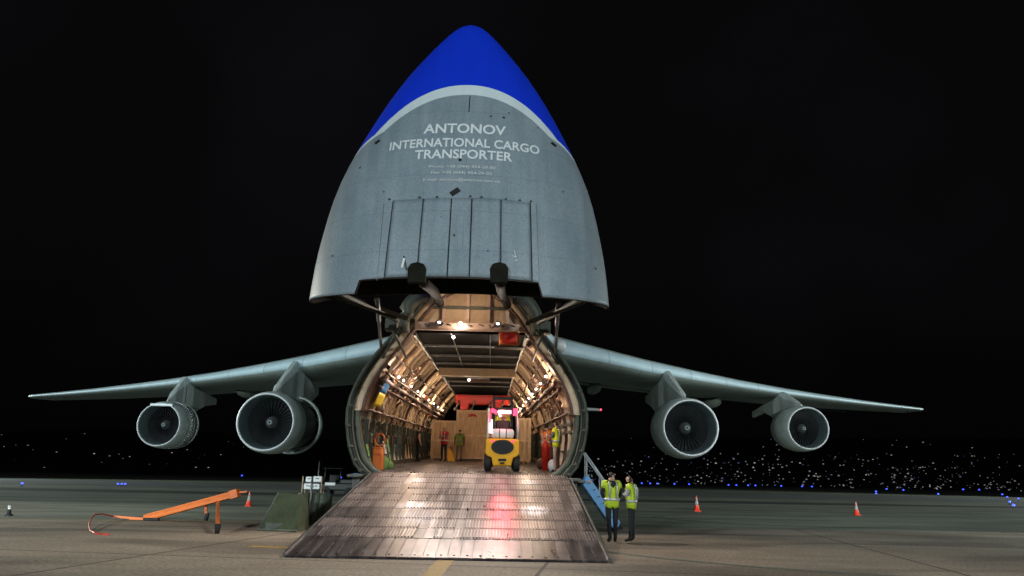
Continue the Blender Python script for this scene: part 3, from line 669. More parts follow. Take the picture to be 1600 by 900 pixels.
# pipes, ducts and equipment on the walls
for sgn in (-1, 1):
    for z, r_, mname in ((4.55, .075, 'mauve'), (4.75, .04, 'brown'), (4.32, .05, 'brown'), (5.25, .025, 'brown'), (3.55, .04, 'brown')):
        b = MB(); d = interp([(HS[i][1], HL[i]) for i in range(len(HS))], z); pts = [hpt(sgn, d, .6 + k * .5, .13 + .02 * math.sin(k * 2.1)) for k in range(64)]; b.tube(pts, r_, 6); b.build('wall_pipe', mname, ac)
    EM = ['brown', 'mauve', 'tan_l', 'dark', 'orange_p', 'pink']
    for i in range(92):
        y = .7 + 26 * rnd.random() ** 1.3; z0 = rnd.choice((rnd.uniform(4.2, 5.0), rnd.uniform(3.3, 5.9))); d = interp([(HS[k][1], HL[k]) for k in range(len(HS))], z0)
        if sgn < 0 and y < 3.4 and z0 < 4.7: continue
        eq = MB(); p = hpt(sgn, d, y, .07); x, z = hsec(d); x2, z2 = hsec(min(HT, d + .1)); a = math.atan2(z2 - z, x2 - x) if x2 != x else math.pi / 2
        rot = Matrix.Rotation((math.pi / 2 - a) * (-1 if sgn > 0 else 1), 3, 'Y')
        eq.box(p, (rnd.uniform(.06, .16), rnd.uniform(.08, .5), rnd.uniform(.08, .4)), 0, rot, bev=.015); eq.build('equipment_case', EM[rnd.choice((0, 0, 5, 1, 1, 2, 2, 3, 4 if y > 4 else 5))], ac)
    for i in range(30):
        y = rnd.uniform(.8, 22); d0 = HT * rnd.uniform(.45, .95); n = 8; L = rnd.uniform(.4, 1.1); sg = rnd.choice((-1, 1)); eq = MB()
        eq.tube([hpt(sgn, d0 - L * k / n, y + .25 * math.sin(k / n * math.pi) * sg, .12 + .03 * math.sin(k)) for k in range(n + 1)], rnd.uniform(.012, .025), 5)
        eq.build('strap', EM[rnd.choice((1, 2, 3))], ac)
# hold lamps
lampm = MB(); lampm.ball((0, 0, 0), .045, n=10, sc=(1, 1, 1)); lmo = lampm.build('hold_lamp', 'lampglass', ac)
firstl = True
for sgn in (-1, 1):
    for i, y in enumerate((1.2, 4.0, 6.6, 9.4, 12.2, 15.2, 18.4, 22, 26)):
        if sgn < 0 and i == 0: y = 2.6
        d = interp([(HS[k][1], HL[k]) for k in range(len(HS))], 4.85); p = hpt(sgn, d, y, .24)
        o = lmo if firstl else lmo.copy()
        if not firstl: COL.objects.link(o); o.parent = ac
        firstl = False; o.location = p
        if i in (0, 2, 4, 6, 8):
            l = lamp('POINT', 'hold_light', p + Vector((-sgn * .25, 0, -.05)), 62, (1.0, .74, .50), size=.12); l.parent = ac
for x, y, z, pw in ((-.55, .6, 5.86, 40), (-.3, -.25, 6.18, 16), (1.0, 2.0, 5.86, 30)):
    b = MB(); b.ball((x, y, z), .05, n=10); b.build('ceiling_lamp', 'lampglass', ac)
    l = lamp('POINT', 'ceiling_light', (x, y, z - .12), pw, (1.0, .84, .74), size=.1); l.parent = ac
l = lamp('POINT', 'ceiling_light', (-.4, 13.2, 5.4), 110, (1.0, .78, .58), size=.12); l.parent = ac  # added lamp in mid hold to brighten the crates
b = MB(); b.ball((-.4, 13.2, 5.62), .06, n=10); b.build('ceiling_lamp', 'lampglass', ac)  # made-up bulb to go with that added lamp
l = lamp('POINT', 'added_bulkhead_fill', (-.2, -1.0, 6.45), 45, (1.0, .74, .52), size=.1); l.parent = ac  # added light without a fixture, brightens the tan bulkhead
# two lamps at the top of the frame throwing light down on the ramp and apron
for x in (-.95, .85):
    b = MB(); b.lathe([(-.10, .06), (0, .13), (.02, .12), (-.02, .11)], (0, 0, 0), n=16); o = b.build('ramp_lamp', 'steel_d', ac); o.location = (x, -.35, 6.15); o.rotation_euler = (R(60), 0, 0)
    g = MB(); g.lathe([(-.03, .05), (-.029, .001)], n=16); go = g.build('lens', 'lampglass', o)
    o.rotation_euler = (R(-125), 0, 0)
    l = lamp('SPOT', 'ramp_light', (x, -.6, 5.85), 1000, (1.0, .86, .76), (x * 1.3, -5.5, 0), .12, spot=135); l.parent = ac
# upper bulkhead above the hold mouth, arch, beam, hatch
ub = MB(); arch = []
pts = [(-1.95, 6.02), (1.95, 6.02)] + [(1.85 * math.cos(t), 6.35 + 1.25 * math.sin(t)) for t in [math.pi * k / 20 for k in range(21)]]
ub.prism(pts, (0, .25, 0), (1, 0, 0), (0, 0, 1), -.08); ub.build('upper_bulkhead', 'tan', ac)
b = MB(); b.loft([[(r * math.cos(t) * 1.0, y, 6.3 + (r - .55) * math.sin(t)) for t in [math.pi * k / 24 for k in range(25)]] for r, y in ((1.98, .15), (1.98, -.25), (1.80, -.28), (1.80, .15))], 0, closed=False); b.build('bulkhead_arch', 'olive_l', ac)
for x in (-.85, -.1, .55, 1.15):
    b = MB(); b.box((x, .13, 6.75), (.10, .12, 1.3)); b.build('bulkhead_stiffener', 'pink', ac)
b = MB(); b.box((0, .10, 6.72), (3.2, .10, .08)); b.build('bulkhead_stiffener', 'olive', ac)
b = MB(); b.box((-.1, -.02, 6.10), (3.3, .22, .24), bev=.03)
b.build('door_sill_beam', 'pink', ac)
b = MB()
for i in range(9): b.tube([(-1.4 + i * .33, -.15, 6.16), (-1.33 + i * .33, -.17, 6.05 + .05 * (i % 3)), (-1.25 + i * .33, -.15, 6.12)], .015, 5)
b.build('beam_cable', 'dark', ac)
ob = MB(); c0 = Lc(795, 531, 23.6); ob.box((c0.x, .55, c0.z), (.64, .5, .50), bev=.03); o = ob.build('rescue_box', 'orange_p', ac)
ob = MB(); ob.box((c0.x, .26, c0.z - .04), (.44, .05, .34)); ob.box((c0.x, .27, c0.z + .2), (.60, .04, .05)); ob.build('box_lid', 'red', o)
ob = MB(); ob.box((c0.x, .6, c0.z - .30), (.9, .6, .05)); ob.build('box_shelf', 'dark', ac)
# curved green ducts beside the bulkhead
for sgn in (-1, 1):
    b = MB(); b.tube([(sgn * (1.35 + .72 * math.sin(a)), -.35 - .1 * math.sin(a * 2), 6.0 + 1.0 * math.cos(a)) for a in [k / 10 * 1.75 for k in range(11)]], lambda t: .22, 12); b.build('hinge_duct', 'olive', ac)
    b = MB()
    for r_ in (.24,): 
        for a in (.35, .8, 1.25): b.ball((sgn * (1.35 + .72 * math.sin(a)), -.38, 6.0 + 1.0 * math.cos(a)), .25, n=10, sc=(1, .5, .3))
    b.build('duct_clamp', 'olive_l', ac)
# visor hinge arms with round dark heads showing through the door edge
def Wl(p): return AI @ Vector(p)
for px in (652, 780):
    t0 = surf(px, 424); a = Vector((t0.x, t0.y - .08, t0.z)); b_ = Vector((t0.x + (.1 if px < 700 else -.1), 22.3, 6.9))
    mb = MB(AI); mb.prism([(-.19, -.26), (.19, -.26), (.20, .04), (.14, .15), (0, .19), (-.14, .15), (-.20, .04)], a, (1, 0, 0), (0, 0, 1), -.16)
    mb.tube([a + Vector((0, .1, .0)), a + Vector((0, 1.5, .1)), a + Vector((0, 3.6, .45)), b_ + Vector((-.25 if px < 700 else .25, 0, -.15))], .13, 10)
    mb.build('hinge_arm', 'visor_in', ac)
# dark structure and brackets under the visor
for sgn in (-1, 1):
    cx = XC + sgn * 1.98
    for a_, b_, w_, h_ in (((2.9, 18.4, 5.95), (1.75, 22.7, 6.25), .12, .16), ((3.1, 17.6, 5.75), (1.9, 19.9, 5.75), .07, .10)):
        mb = MB(AI); mb.beam((XC + sgn * a_[0], a_[1], a_[2]), (XC + sgn * b_[0], b_[1], b_[2]), w_ * .7, h_ * .7); mb.build('visor_brace', 'visor_in', ac)
for sgn in (-1, 1):
    mb = MB(AI); mb.beam((XC + sgn * 3.0, 17.9, 5.9), (XC + sgn * 2.05, 21.2, 5.95), .12, .08); mb.box((XC + sgn * 2.25, 21.4, 5.85), (.34, .4, .34)); mb.cyl((XC + sgn * 2.2, 21.2, 5.7), (XC + sgn * 1.95, 22.7, 5.1), .045, n=8)
    mb.cyl((XC + sgn * 2.0, 21.2, 5.75), (XC + sgn * 2.75, 22.8, 5.0), .04, n=8)
    mb.build('visor_bracket', 'olive', ac)
for (x0, y0, x1, y1) in ((589, 463, 596, 548), (872, 471, 868, 552)):
    mb = MB(AI); mb.cyl(P(x0, y0, 19.2), P(x1, y1, 22.6), .045, n=10); mb.cyl(P(x0, y0, 19.2), P(lerp(x0, x1, .45), lerp(y0, y1, .45), lerp(19.2, 22.6, .45)), .065, n=10); mb.build('visor_strut', 'steel_d', ac)
# cockpit hump above the visor's back edge
cb = MB(); cb.loft([[(.02 * math.cos(t), -1.3, 7.3 + .02 * math.sin(t)) for t in [math.pi * k / 16 for k in range(17)]]] + [[(w_ * math.cos(t), y, zb + h_ * math.sin(t)) for t in [math.pi * k / 16 for k in range(17)]] for y, w_, zb, h_ in ((-1.0, .9, 7.1, .5), (0, 1.5, 6.9, 1.0), (1.5, 1.9, 6.6, 1.75), (4, 2.1, 6.3, 2.2), (12, 2.1, 6.3, 2.3), (20, 1.9, 6.3, 1.9), (28, 1.2, 6.4, 1.5))], 0, closed=False)
cb.build('upper_deck', 'grey', ac)
b = MB(); b.loft([[(w_ * math.cos(t), y, zb + h_ * math.sin(t)) for t in [R(30 + 120 * k / 8) for k in range(9)]] for y, w_, zb, h_ in ((.55, 1.69, 6.82, 1.33), (1.35, 1.9, 6.66, 1.74))], 0, closed=False); b.build('cockpit_window', 'glass', ac)

# ---- ramp
M['ramp'] = None
def ramp_mat():
    m = bpy.data.materials.new('ramp_boards'); m.use_nodes = True; t = m.node_tree; b = t.nodes['Principled BSDF']
    c = t.nodes.new('ShaderNodeTexCoord')
    def nz(scale, detail, mapscale, dist=0):
        mp = t.nodes.new('ShaderNodeMapping'); mp.inputs['Scale'].default_value = mapscale; t.links.new(c.outputs['Object'], mp.inputs['Vector'])
        n = t.nodes.new('ShaderNodeTexNoise'); n.inputs['Scale'].default_value = scale; n.inputs['Detail'].default_value = detail; n.inputs['Distortion'].default_value = dist; t.links.new(mp.outputs['Vector'], n.inputs['Vector']); return n
    g = t.nodes.new('ShaderNodeAttribute'); g.attribute_name = 'board'; g.attribute_type = 'GEOMETRY'
    n1 = nz(1.4, 5, (4.5, .5, 1)); n2 = nz(2.2, 4, (1, 1, 1)); n3 = nz(1.0, 1, (14, .5, 1))
    r = t.nodes.new('ShaderNodeValToRGB'); e = r.color_ramp.elements; e[0].position = .28; e[0].color = (.050, .040, .042, 1); e[1].position = .72; e[1].color = (.34, .285, .27, 1)
    mx = t.nodes.new('ShaderNodeMath'); mx.operation = 'MULTIPLY_ADD'; mx.inputs[1].default_value = .5; t.links.new(g.outputs['Fac'], mx.inputs[0])
    ad = t.nodes.new('ShaderNodeMath'); ad.operation = 'MULTIPLY_ADD'; ad.inputs[1].default_value = .55; ad.inputs[2].default_value = 0; t.links.new(n1.outputs['Fac'], ad.inputs[0]); t.links.new(ad.outputs[0], mx.inputs[2])
    t.links.new(mx.outputs[0], r.inputs['Fac'])
    mr = t.nodes.new('ShaderNodeMapRange'); mr.inputs['From Min'].default_value = .3; mr.inputs['From Max'].default_value = .7; mr.inputs['To Min'].default_value = .65; mr.inputs['To Max'].default_value = 1.3; t.links.new(n2.outputs['Fac'], mr.inputs['Value'])
    mm = t.nodes.new('ShaderNodeMixRGB'); mm.blend_type = 'MULTIPLY'; mm.inputs['Fac'].default_value = 1; t.links.new(r.outputs['Color'], mm.inputs['Color1']); t.links.new(mr.outputs['Result'], mm.inputs['Color2'])
    t.links.new(mm.outputs['Color'], b.inputs['Base Color']); b.inputs['Metallic'].default_value = .5
    rr = t.nodes.new('ShaderNodeMapRange'); rr.inputs['From Min'].default_value = .3; rr.inputs['From Max'].default_value = .7; rr.inputs['To Min'].default_value = .27; rr.inputs['To Max'].default_value = .45; t.links.new(n1.outputs['Fac'], rr.inputs['Value']); t.links.new(rr.outputs['Result'], b.inputs['Roughness'])
    bp = t.nodes.new('ShaderNodeBump'); bp.inputs['Strength'].default_value = .12; bp.inputs['Distance'].default_value = .01; t.links.new(n3.outputs['Fac'], bp.inputs['Height'])
    bp2 = t.nodes.new('ShaderNodeBump'); bp2.inputs['Strength'].default_value = .05; bp2.inputs['Distance'].default_value = .02; t.links.new(n2.outputs['Fac'], bp2.inputs['Height']); t.links.new(bp.outputs['Normal'], bp2.inputs['Normal']); t.links.new(bp2.outputs['Normal'], b.inputs['Normal'])
    return m
M['ramp'] = ramp_mat()
def boards(name, quad, rows, ncol, parent, inv, ridge=True, th=.05, seed=1, gap=.008):
    # quad: near-left, near-right, far-right, far-left (world)
    rn = random.Random(seed); nl, nr, fr, fl_ = [Vector(q) for q in quad]; mb = MB(inv); vals = []
    up = ((nr - nl).cross(fl_ - nl)).normalized()
    def Q(u, v, h=0): return (nl.lerp(nr, u)).lerp(fl_.lerp(fr, u), v) + up * h
    def slab(u0, u1, v0, v1, h0, h1, val):
        vs = [Q(u0, v0, h0), Q(u1, v0, h0), Q(u1, v1, h0), Q(u0, v1, h0), Q(u0, v0, h1), Q(u1, v0, h1), Q(u1, v1, h1), Q(u0, v1, h1)]
        mb.add(vs, [(0, 3, 2, 1), (4, 5, 6, 7), (0, 1, 5, 4), (1, 2, 6, 5), (2, 3, 7, 6), (3, 0, 4, 7)]); vals.extend([val] * 8)
    slab(0, 1, 0, 1, -th, -.012, 0.05)
    for i in range(len(rows) - 1):
        v0, v1 = rows[i], rows[i + 1]; uc = 0; val = rn.random()
        for k in range(ncol):
            if rn.random() < .45: val = rn.random()
            u0, u1 = k / ncol, (k + 1) / ncol; gu = gap / (nr - nl).length; gv = gap / (fl_ - nl).length
            slab(u0 + gu, u1 - gu, v0 + gv, v1 - gv, -.012, rn.uniform(0, .003), val * .55)
            if ridge and rn.random() < .93:
                m = 3
                for q in range(m):
                    a = lerp(u0, u1, (q + .22) / m); bb = lerp(u0, u1, (q + .62) / m); nseg = max(1, int((v1 - v0) * (fl_ - nl).length / .55))
                    for sgm in range(nseg):
                        va = lerp(v0, v1, (sgm + .08) / nseg); vb_ = lerp(v0, v1, (sgm + .92) / nseg); slab(a, bb, va, vb_, .002, .022, min(1, val * .6 + rn.uniform(.25, .6)))
    me_o = mb.build(name, 'ramp', parent, fix=False)
    at = me_o.data.attributes.new('board', 'FLOAT', 'POINT')
    if len(me_o.data.vertices) == len(vals): at.data.foreach_set('value', vals)
    return me_o
gl, gr = G(445, 871.5), G(950, 880.5); gl.z = gr.z = .05
tl_, tr_ = A @ Vector((-2.80, -.05, 1.66)), A @ Vector((3.10, -.05, 1.66))
def RQ(u, v): return (gl.lerp(gr, u)).lerp(tl_.lerp(tr_, u), v)
v1 = .155
boards('ramp_toe', [RQ(0, 0), RQ(1, 0), RQ(1, v1), RQ(0, v1)], [0, 1], 26, ac, AI, ridge=False, seed=4, th=.05)
boards('ramp_panel', [RQ(.0, v1 + .003), RQ(1, v1 + .003), RQ(.994, .46), RQ(.006, .46)], [0, .30, .62, 1], 30, ac, AI, seed=5, th=.12)
boards('ramp_panel', [RQ(.006, .463), RQ(.994, .463), RQ(.99, 1), RQ(.01, 1)], [0, .5, 1], 26, ac, AI, seed=6, th=.16)
fq = [A @ Vector(p) for p in ((-3.05, 0, 1.66), (3.05, 0, 1.66), (3.05, 22, 1.66), (-3.05, 22, 1.66))]
boards('floor_boards', fq, [i / 11 for i in range(12)], 18, ac, AI, seed=8, th=.01)
for k in range(24):
    b = MB(AI); p = RQ(.03 + .94 * k / 23, .018); b.cyl(p, p + Vector((0, 0, .012)), .022, n=8); b.build('toe_bolt', 'dark', ac)
for u in (0, 1):
    b = MB(AI); a = RQ(u, .0); c = RQ(u, 1); s_ = -1 if u == 0 else 1
    b.beam(a + Vector((s_ * .02, 0, -.03)), c + Vector((s_ * .02, 0, -.10)), .05, .16); b.build('ramp_edge', 'steel_d', ac)
for i, (px, py, u, v, pw) in enumerate(((658, 757, .25, .86, 4400), (636, 792, .30, .50, 3850), (645, 808, .34, .36, 2860), (834, 758, .79, .86, 5280), (850, 797, .79, .46, 4500))):
    tgt = RQ(u, v); src = Vector((lerp(XC, tgt.x, .9), 20.6, 6.0))
    l = lamp('SPOT', 'added_ramp_pool', src, pw, (.95, .97, 1.0), tgt, .03, spot=10); l.data.spot_blend = 1.0  # invented narrow beams that lay white highlight pools on the ramp
# ramp support legs and links
for u in (.1, .9):
    b = MB(AI); p = RQ(u, .5); b.cyl((p.x, p.y, 0.02), (p.x, p.y, p.z - .15), .09, n=10); b.cyl((p.x, p.y, 0.006), (p.x, p.y, .05), .25, n=14); b.build('ramp_support', 'steel_d', ac)
for sgn in (-1, 1):
    b = MB(); b.box((sgn * 3.22, -.35, 1.56), (.40, .55, .08), bev=.02); b.box((sgn * 3.2, -.2, 1.3), (.2, .3, .5)); b.build('ramp_bracket', 'steel_d', ac)
# kneeling struts (white and blue legs under the frame)
for x, mname in ((-3.3, 'blue'), (-3.0, 'lip')):
    b = MB(); b.cyl((x, .35, .15), (x, .35, 1.6), .10, n=12); b.cyl((x, .35, .0), (x, .35, .12), .3, n=14); b.build('jacking_strut', mname, ac)
# main undercarriage, far behind
for sgn in (-1, 1):
    for i in range(5):
        y = 17 + i * 1.9; b = MB(); zc_ = .62 - .042 * y
        for dx in (-.28, .28): b.lathe([(-.2, .3), (-.2, .52), (-.12, .62), (.12, .62), (.2, .52), (.2, .3), (-.2, .3)], (sgn * 3.6 + dx, y, zc_), n=20, axis='X')
        wo = b.build('main_wheel', 'black', ac); b = MB(); b.cyl((sgn * 3.6 - .5, y, zc_), (sgn * 3.6 + .5, y, zc_), .16, n=10); b.cyl((sgn * 3.6, y, zc_), (sgn * 3.3, y, 1.5), .12, n=8); b.build('wheel_leg', 'steel_d', wo)

# ---- wings
LEy = lambda l: 11.2 + .78 * (l - 3.6)
LEz = lambda l: smooth_interp([(0, 7.15), (3.6, 7.02), (9, 6.57), (17.6, 6.14), (27, 5.93), (36.65, 5.88)], l)
CH = lambda l: interp([(0, 13.5), (3.6, 12.4), (16, 7.8), (36.65, 3.2)], l)
TH = lambda l: interp([(0, .135), (16, .115), (36.65, .095)], l)
def foil(l, sgn, n=14):
    dzs = sgn * .0068 * l; c = CH(l); th = TH(l); pts = []
    def yt(x): return 5 * th * (.2969 * math.sqrt(x) - .126 * x - .3516 * x * x + .2843 * x ** 3 - .1036 * x ** 4)
    xs = [(1 - math.cos(math.pi * k / n)) / 2 for k in range(n + 1)]
    up = [(x, yt(x) * 1.15 + .012 * math.sin(math.pi * x)) for x in xs[::-1]]; lo_ = [(x, -yt(x) * .85 + .012 * math.sin(math.pi * x)) for x in xs[1:]]
    inc = R(interp([(0, -1.5), (16, -2.0), (36.65, -2.3)], l))
    for x, z in up + lo_:
        yy = x * c; zz = z * c; pts.append((sgn * l * .98, LEy(l) + yy * math.cos(inc) - zz * math.sin(inc), dzs + LEz(l) + yy * math.sin(inc) + zz * math.cos(inc)))
    return pts
for sgn in (-1, 1):
    wg = MB(); st = [0.5, 3.6, 6, 9, 12.5, 16, 20, 24, 28, 32, 35.5, 36.4, 36.65]; rings = [foil(l, sgn) for l in st]
    rings[-1] = [Vector(p).lerp(Vector((sgn * 36.0, LEy(36.65) + 1.6, LEz(36.65) + sgn * .25)), .5) for p in rings[-1]]
    nfo = len(rings[0])
    def mfw(i, k): return 1 if 12 <= k <= 14 else 0
    wg.loft(rings, 0, cap0=True, cap1=True, mf=mfw); wing = wg.build('wing', ['wing', 'lead'], ac)
    # flap line and flap track fairings
    for l in (7, 12.2, 15.6, 21.5):
        b = MB(); c = CH(l); y0 = LEy(l) + c * .60; zz = LEz(l) - .035 * c * .6 - .35
        b.lathe([(0, .02), (.5, .22), (1.5, .34), (2.8, .34), (4.0, .22), (4.8, .02)], (sgn * l, y0, zz - .05), n=12); b.build('flap_fairing', 'wing', wing)
    b = MB()
    for l0, l1 in ((4.5, 11.5), (12, 19.5), (20, 28)):
        a_ = Vector((sgn * l0, LEy(l0) + CH(l0) * .72, LEz(l0) - .035 * CH(l0) * .72 - .24)); b_ = Vector((sgn * l1, LEy(l1) + CH(l1) * .72, LEz(l1) - .035 * CH(l1) * .72 - .14)); b.beam(a_, b_, .05, .03)
    b.build('flap_gap', 'dark', wing)
    # root fairing
    b = MB(); b.loft([[(sgn * (2.5 + r * math.cos(t)), y, 7.25 + r * .62 * math.sin(t)) for t in [2 * math.pi * k / 16 for k in range(16)]] for y, r in ((8.3, .02), (8.7, .45), (9.8, .85), (12, 1.3), (24, 1.4), (28, .6))], 0); b.build('wing_root_fairing', 'lead', ac)

b = MB(); pf_ = Lc(874, 541, 33.5); b.ball(pf_, .32, n=20, sc=(1, 1.6, 1)); b.build('root_glove', 'white', ac)
# ---- engines
def engine(loc, R0, opened=False, outer=False, sgn=1):
    root = MB(); X, Y, Z = loc
    k = R0 / 1.45
    prof = [(.02, 1.37), (.0, 1.40), (.03, 1.43), (.12, 1.47), (.4, 1.53), (1.0, 1.59), (1.9, 1.60)]
    if opened: prof += [(1.95, 1.50), (2.0, 1.2)]
    else: prof += [(2.7, 1.53), (3.6, 1.34), (3.6, 1.2)]
    root.lathe([(a * k, r * k) for a, r in prof[3:]], n=64); eng = root.build('engine', 'nacelle', ac); eng.location = loc
    b = MB(); b.lathe([(a * k, r * k) for a, r in [(.12, 1.47), (.03, 1.43), (.0, 1.40), (.02, 1.37), (.10, 1.345)]], n=64); b.build('inlet_lip', 'lip', eng)
    b = MB(); b.lathe([(a * k, r * k) for a, r in [(.10, 1.345), (.35, 1.30), (.8, 1.25), (1.25, 1.22)]], n=64); b.build('inlet_duct', 'duct', eng)
    b = MB(); b.lathe([(1.26 * k, 1.22 * k), (1.5 * k, 1.18 * k), (1.5 * k, .01)], n=48); b.build('fan_casing', 'black', eng)
    fb = MB(); nb = 33
    for i in range(nb):
        a0 = 2 * math.pi * i / nb; rs = []
        for r in (.30, .55, .85, 1.205):
            tw = lerp(.25, .95, (r - .3) / .9); wd = .10 + .05 * r; ca, sa = math.cos(a0), math.sin(a0); row = []
            for e in (-1, 1):
                off = wd * e; yy = 1.22 + e * .5 * wd * math.cos(tw) * 1.6; tt = off * math.sin(tw); row.append(((r * ca - tt * sa) * k, yy * k, (r * sa + tt * ca) * k))
            rs.append(row)
        fb.loft(rs, 0, closed=False)
    fb.build('fan', 'blade', eng)
    b = MB(); b.lathe([(a * k, r * k) for a, r in [(.78, .10), (.80, .13), (.88, .17), (1.05, .27), (1.25, .33), (1.3, .33)]], n=28)
    sp = b.build('spinner', 'spinner', eng)
    b = MB(); b.lathe([(a * k, r * k) for a, r in [(.775, .05), (.765, .07), (.785, .13), (.81, .14)]], n=24); b.build('spinner_tip', 'duct', sp)
    # core and nozzle
    b = MB(); b.lathe([(a * k, r * k) for a, r in ([(1.9, 1.38), (5.3, 1.36), (5.6, 1.0), (5.0, .58), (4.9, .50), (4.6, .45)] if opened else [(1.9, 1.0), (3.0, .95), (4.2, .80), (5.0, .58), (4.9, .50), (4.6, .45)])], n=40); b.lathe([(a * k, r * k) for a, r in [(4.4, .42), (5.0, .32), (5.6, .05)]], n=24); b.build('core_nozzle', 'dark' if opened else 'steel_d', eng)
    if opened:
        b = MB(); b.lathe([(a * k, r * k) for a, r in [(5.15, 1.52), (5.08, 1.58), (5.15, 1.64), (5.5, 1.65), (6.3, 1.50), (6.7, 1.34), (6.68, 1.28), (5.5, 1.52), (5.15, 1.52)]], n=64); b.build('reverser_sleeve', 'nacelle', eng)
        b = MB()
        for i in range(9):
            a = 2 * math.pi * i / 9 + .9; b.beam((1.32 * k * math.cos(a), 1.95 * k, 1.32 * k * math.sin(a)), (1.5 * k * math.cos(a), 5.2 * k, 1.5 * k * math.sin(a)), .04, .04, up=(math.cos(a), 0, math.sin(a)))
        b.build('reverser_track', 'dark', eng)
    if outer == 'cascade':
        for y0 in (1.15, 1.7, 2.25):
            b = MB(); b.lathe([(y0, 1.565 * k), (y0 + .02, 1.60 * k), (y0 + .2, 1.60 * k), (y0 + .24, 1.52 * k)], n=64)
            b.build('cowl_band', 'lip', eng)
        b = MB()
        for i in range(64):
            a = 2 * math.pi * i / 64; b.beam((1.6 * k * math.cos(a), 1.4, 1.6 * k * math.sin(a)), (1.6 * k * math.cos(a), 1.68, 1.6 * k * math.sin(a)), .05, .05, up=(math.cos(a), 0, math.sin(a)))
        b.build('cascade_vanes', 'steel', eng)
        b = MB(); b.box((.05, .25, 1.30 * k), (1.25, .5, .16), bev=.04); b.build('inlet_flap', 'lip', eng)
    if not opened and not outer or outer is True:
        b = MB(); b.lathe([(1.93, 1.56 * k), (1.95, 1.568 * k), (1.97, 1.56 * k)], n=64); b.lathe([(.62, 1.552 * k), (.635, 1.558 * k), (.65, 1.555 * k)], n=64); b.build('cowl_joint', 'dark', eng)
    return eng
def pylon(eng, loc, l, sgn, R0):
    X, Y, Z = loc; b = MB(); rings = []
    ly, lz = LEy(l), LEz(l); c = CH(l)
    # stations along the top line from nacelle to the wing
    y1_ = max(ly - Y - .2, 2.7); zt_ = lambda y: lerp(R0 + .06, lz - Z + .05, ((y - .8) / (y1_ - .8)) ** .9)
    stn = [(.8, R0 + .06, R0 - .15, .03), (1.5, zt_(1.5), R0 - .15, .16), (2.4, zt_(2.4), .6, .20), (lerp(2.4, y1_, .5), zt_(lerp(2.4, y1_, .5)), .3, .24), (y1_, lz - Z + .05, .4, .24), (y1_ + .8, lz - Z - .25, .7, .34), (y1_ + 2.8, lz - Z - .6, 1.3, .30), (y1_ + 5.3, lz - Z - .9, lz - Z - 1.3, .10)]
    stn = sorted(stn, key=lambda q: q[0])
    for y, zt, zb, hw in stn:
        zt = max(zt, zb + .1)
        rings.append([(-hw, y, zb), (hw, y, zb), (hw, y, lerp(zb, zt, .85)), (hw * .45, y, zt), (-hw * .45, y, zt), (-hw, y, lerp(zb, zt, .85))])
    b.loft(rings, 0, cap0=True, cap1=True, smooth=False); b.build('pylon', 'nacelle', eng)
EN = []
for nm, (px, py, D, l) in {'ri': (1080, 668, 34.6, 9), 'ro': (1264, 669, 42.4, 18), 'li': (414, 659, 33.8, 9), 'lo': (247, 663, 41.4, 18)}.items():
    p = Lc(px, py, D); sgn = 1 if p.x > 0 else -1
    e = engine(p, 1.30 if nm[1] == 'i' else 1.19, opened=(nm == 'li'), outer={'ro': True, 'lo': 'cascade'}.get(nm, False), sgn=sgn)
    pylon(e, p, abs(p.x), sgn, 1.30); EN.append((nm, tuple(round(c, 2) for c in p)))
print('ENGINES', EN)
# ---- tail
tm = MB()
for sgn in (-1, 1):
    rings = []
    for l, y0, c in ((.8, 49.5, 6.5), (12.4, 57.0, 2.6)):
        rings.append([(sgn * l, y0 + x * c, 6.6 - .0 * l + z * c) for x, z in ((0, 0), (.15, .05), (.5, .05), (1, 0), (.5, -.04), (.15, -.045))])
    b = MB(); b.loft(rings, 0, cap0=True, cap1=True); tp_ = b.build('tailplane', 'wing', ac)
b = MB(); b.loft([[(sgn_ * .5 * t_, y, z) for sgn_, t_, y in ((1, .02, y0), (1, 1, y0 + c * .3), (1, .02, y0 + c), (-1, 1, y0 + c * .3))] for z, y0, c in ((7.6, 46, 11), (17.5, 54.5, 5.5))], 0, cap0=True, cap1=True); b.build('tail_fin', 'wing', ac)
b = MB(); b.ball((12.45, 57.2, 6.6), .12); b.build('tail_lamp', 'redlamp', ac)

# ---- red gantry cranes inside the hold
rm = MB(); y = 19.5
rm.box((.2, y, 5.02), (3.0, .5, .5), bev=.04); rm.box((.2, y + 1.2, 5.2), (3.2, .4, .4)); rm.box((-.8, y, 4.66), (.5, .5, .4), bev=.05); rm.box((1.0, y, 4.7), (.6, .5, .3), bev=.05)
rm.build('gantry_crane', 'red', ac)
for x in (-1.3, -.4, .5, 1.2): gm = MB(); gm.cyl((x, y - .3, 4.45), (x + .2, y - .3, 5.0), .04, n=8); gm.ball((x, y - .3, 4.5), .10); gm.build('crane_hook', 'steel_d', ac)
# flag on the left wall
fz = MB(); base = None
def wallquad(mb, z0, z1, y0, y1, mi, inw=.17, n=4):
    dd = [interp([(HS[k][1], HL[k]) for k in range(len(HS))], z) for z in [lerp(z0, z1, i / n) for i in range(n + 1)]]
    mb.loft([[hpt(-1, d, lerp(y0, y1, j / 4), inw + .02 * math.sin(j * 1.9 + d * 3)) for j in range(5)] for d in dd], mi, closed=False)
wallquad(fz, 4.18, 4.62, 1.0, 2.45, 0); wallquad(fz, 3.72, 4.178, 1.0, 2.45, 1)
fo = MB(); fo.v, fo.f, fo.m, fo.sm = [A @ v for v in fz.v], fz.f, fz.m, fz.sm
fob = fo.build('flag', ['flag_b', 'flag_y'], None, fix=False); sdm = fob.modifiers.new('thick', 'SOLIDIFY'); sdm.thickness = .006
tag(fob, 'small blue over yellow flag hung on the tan left wall of the hold', 'flag')

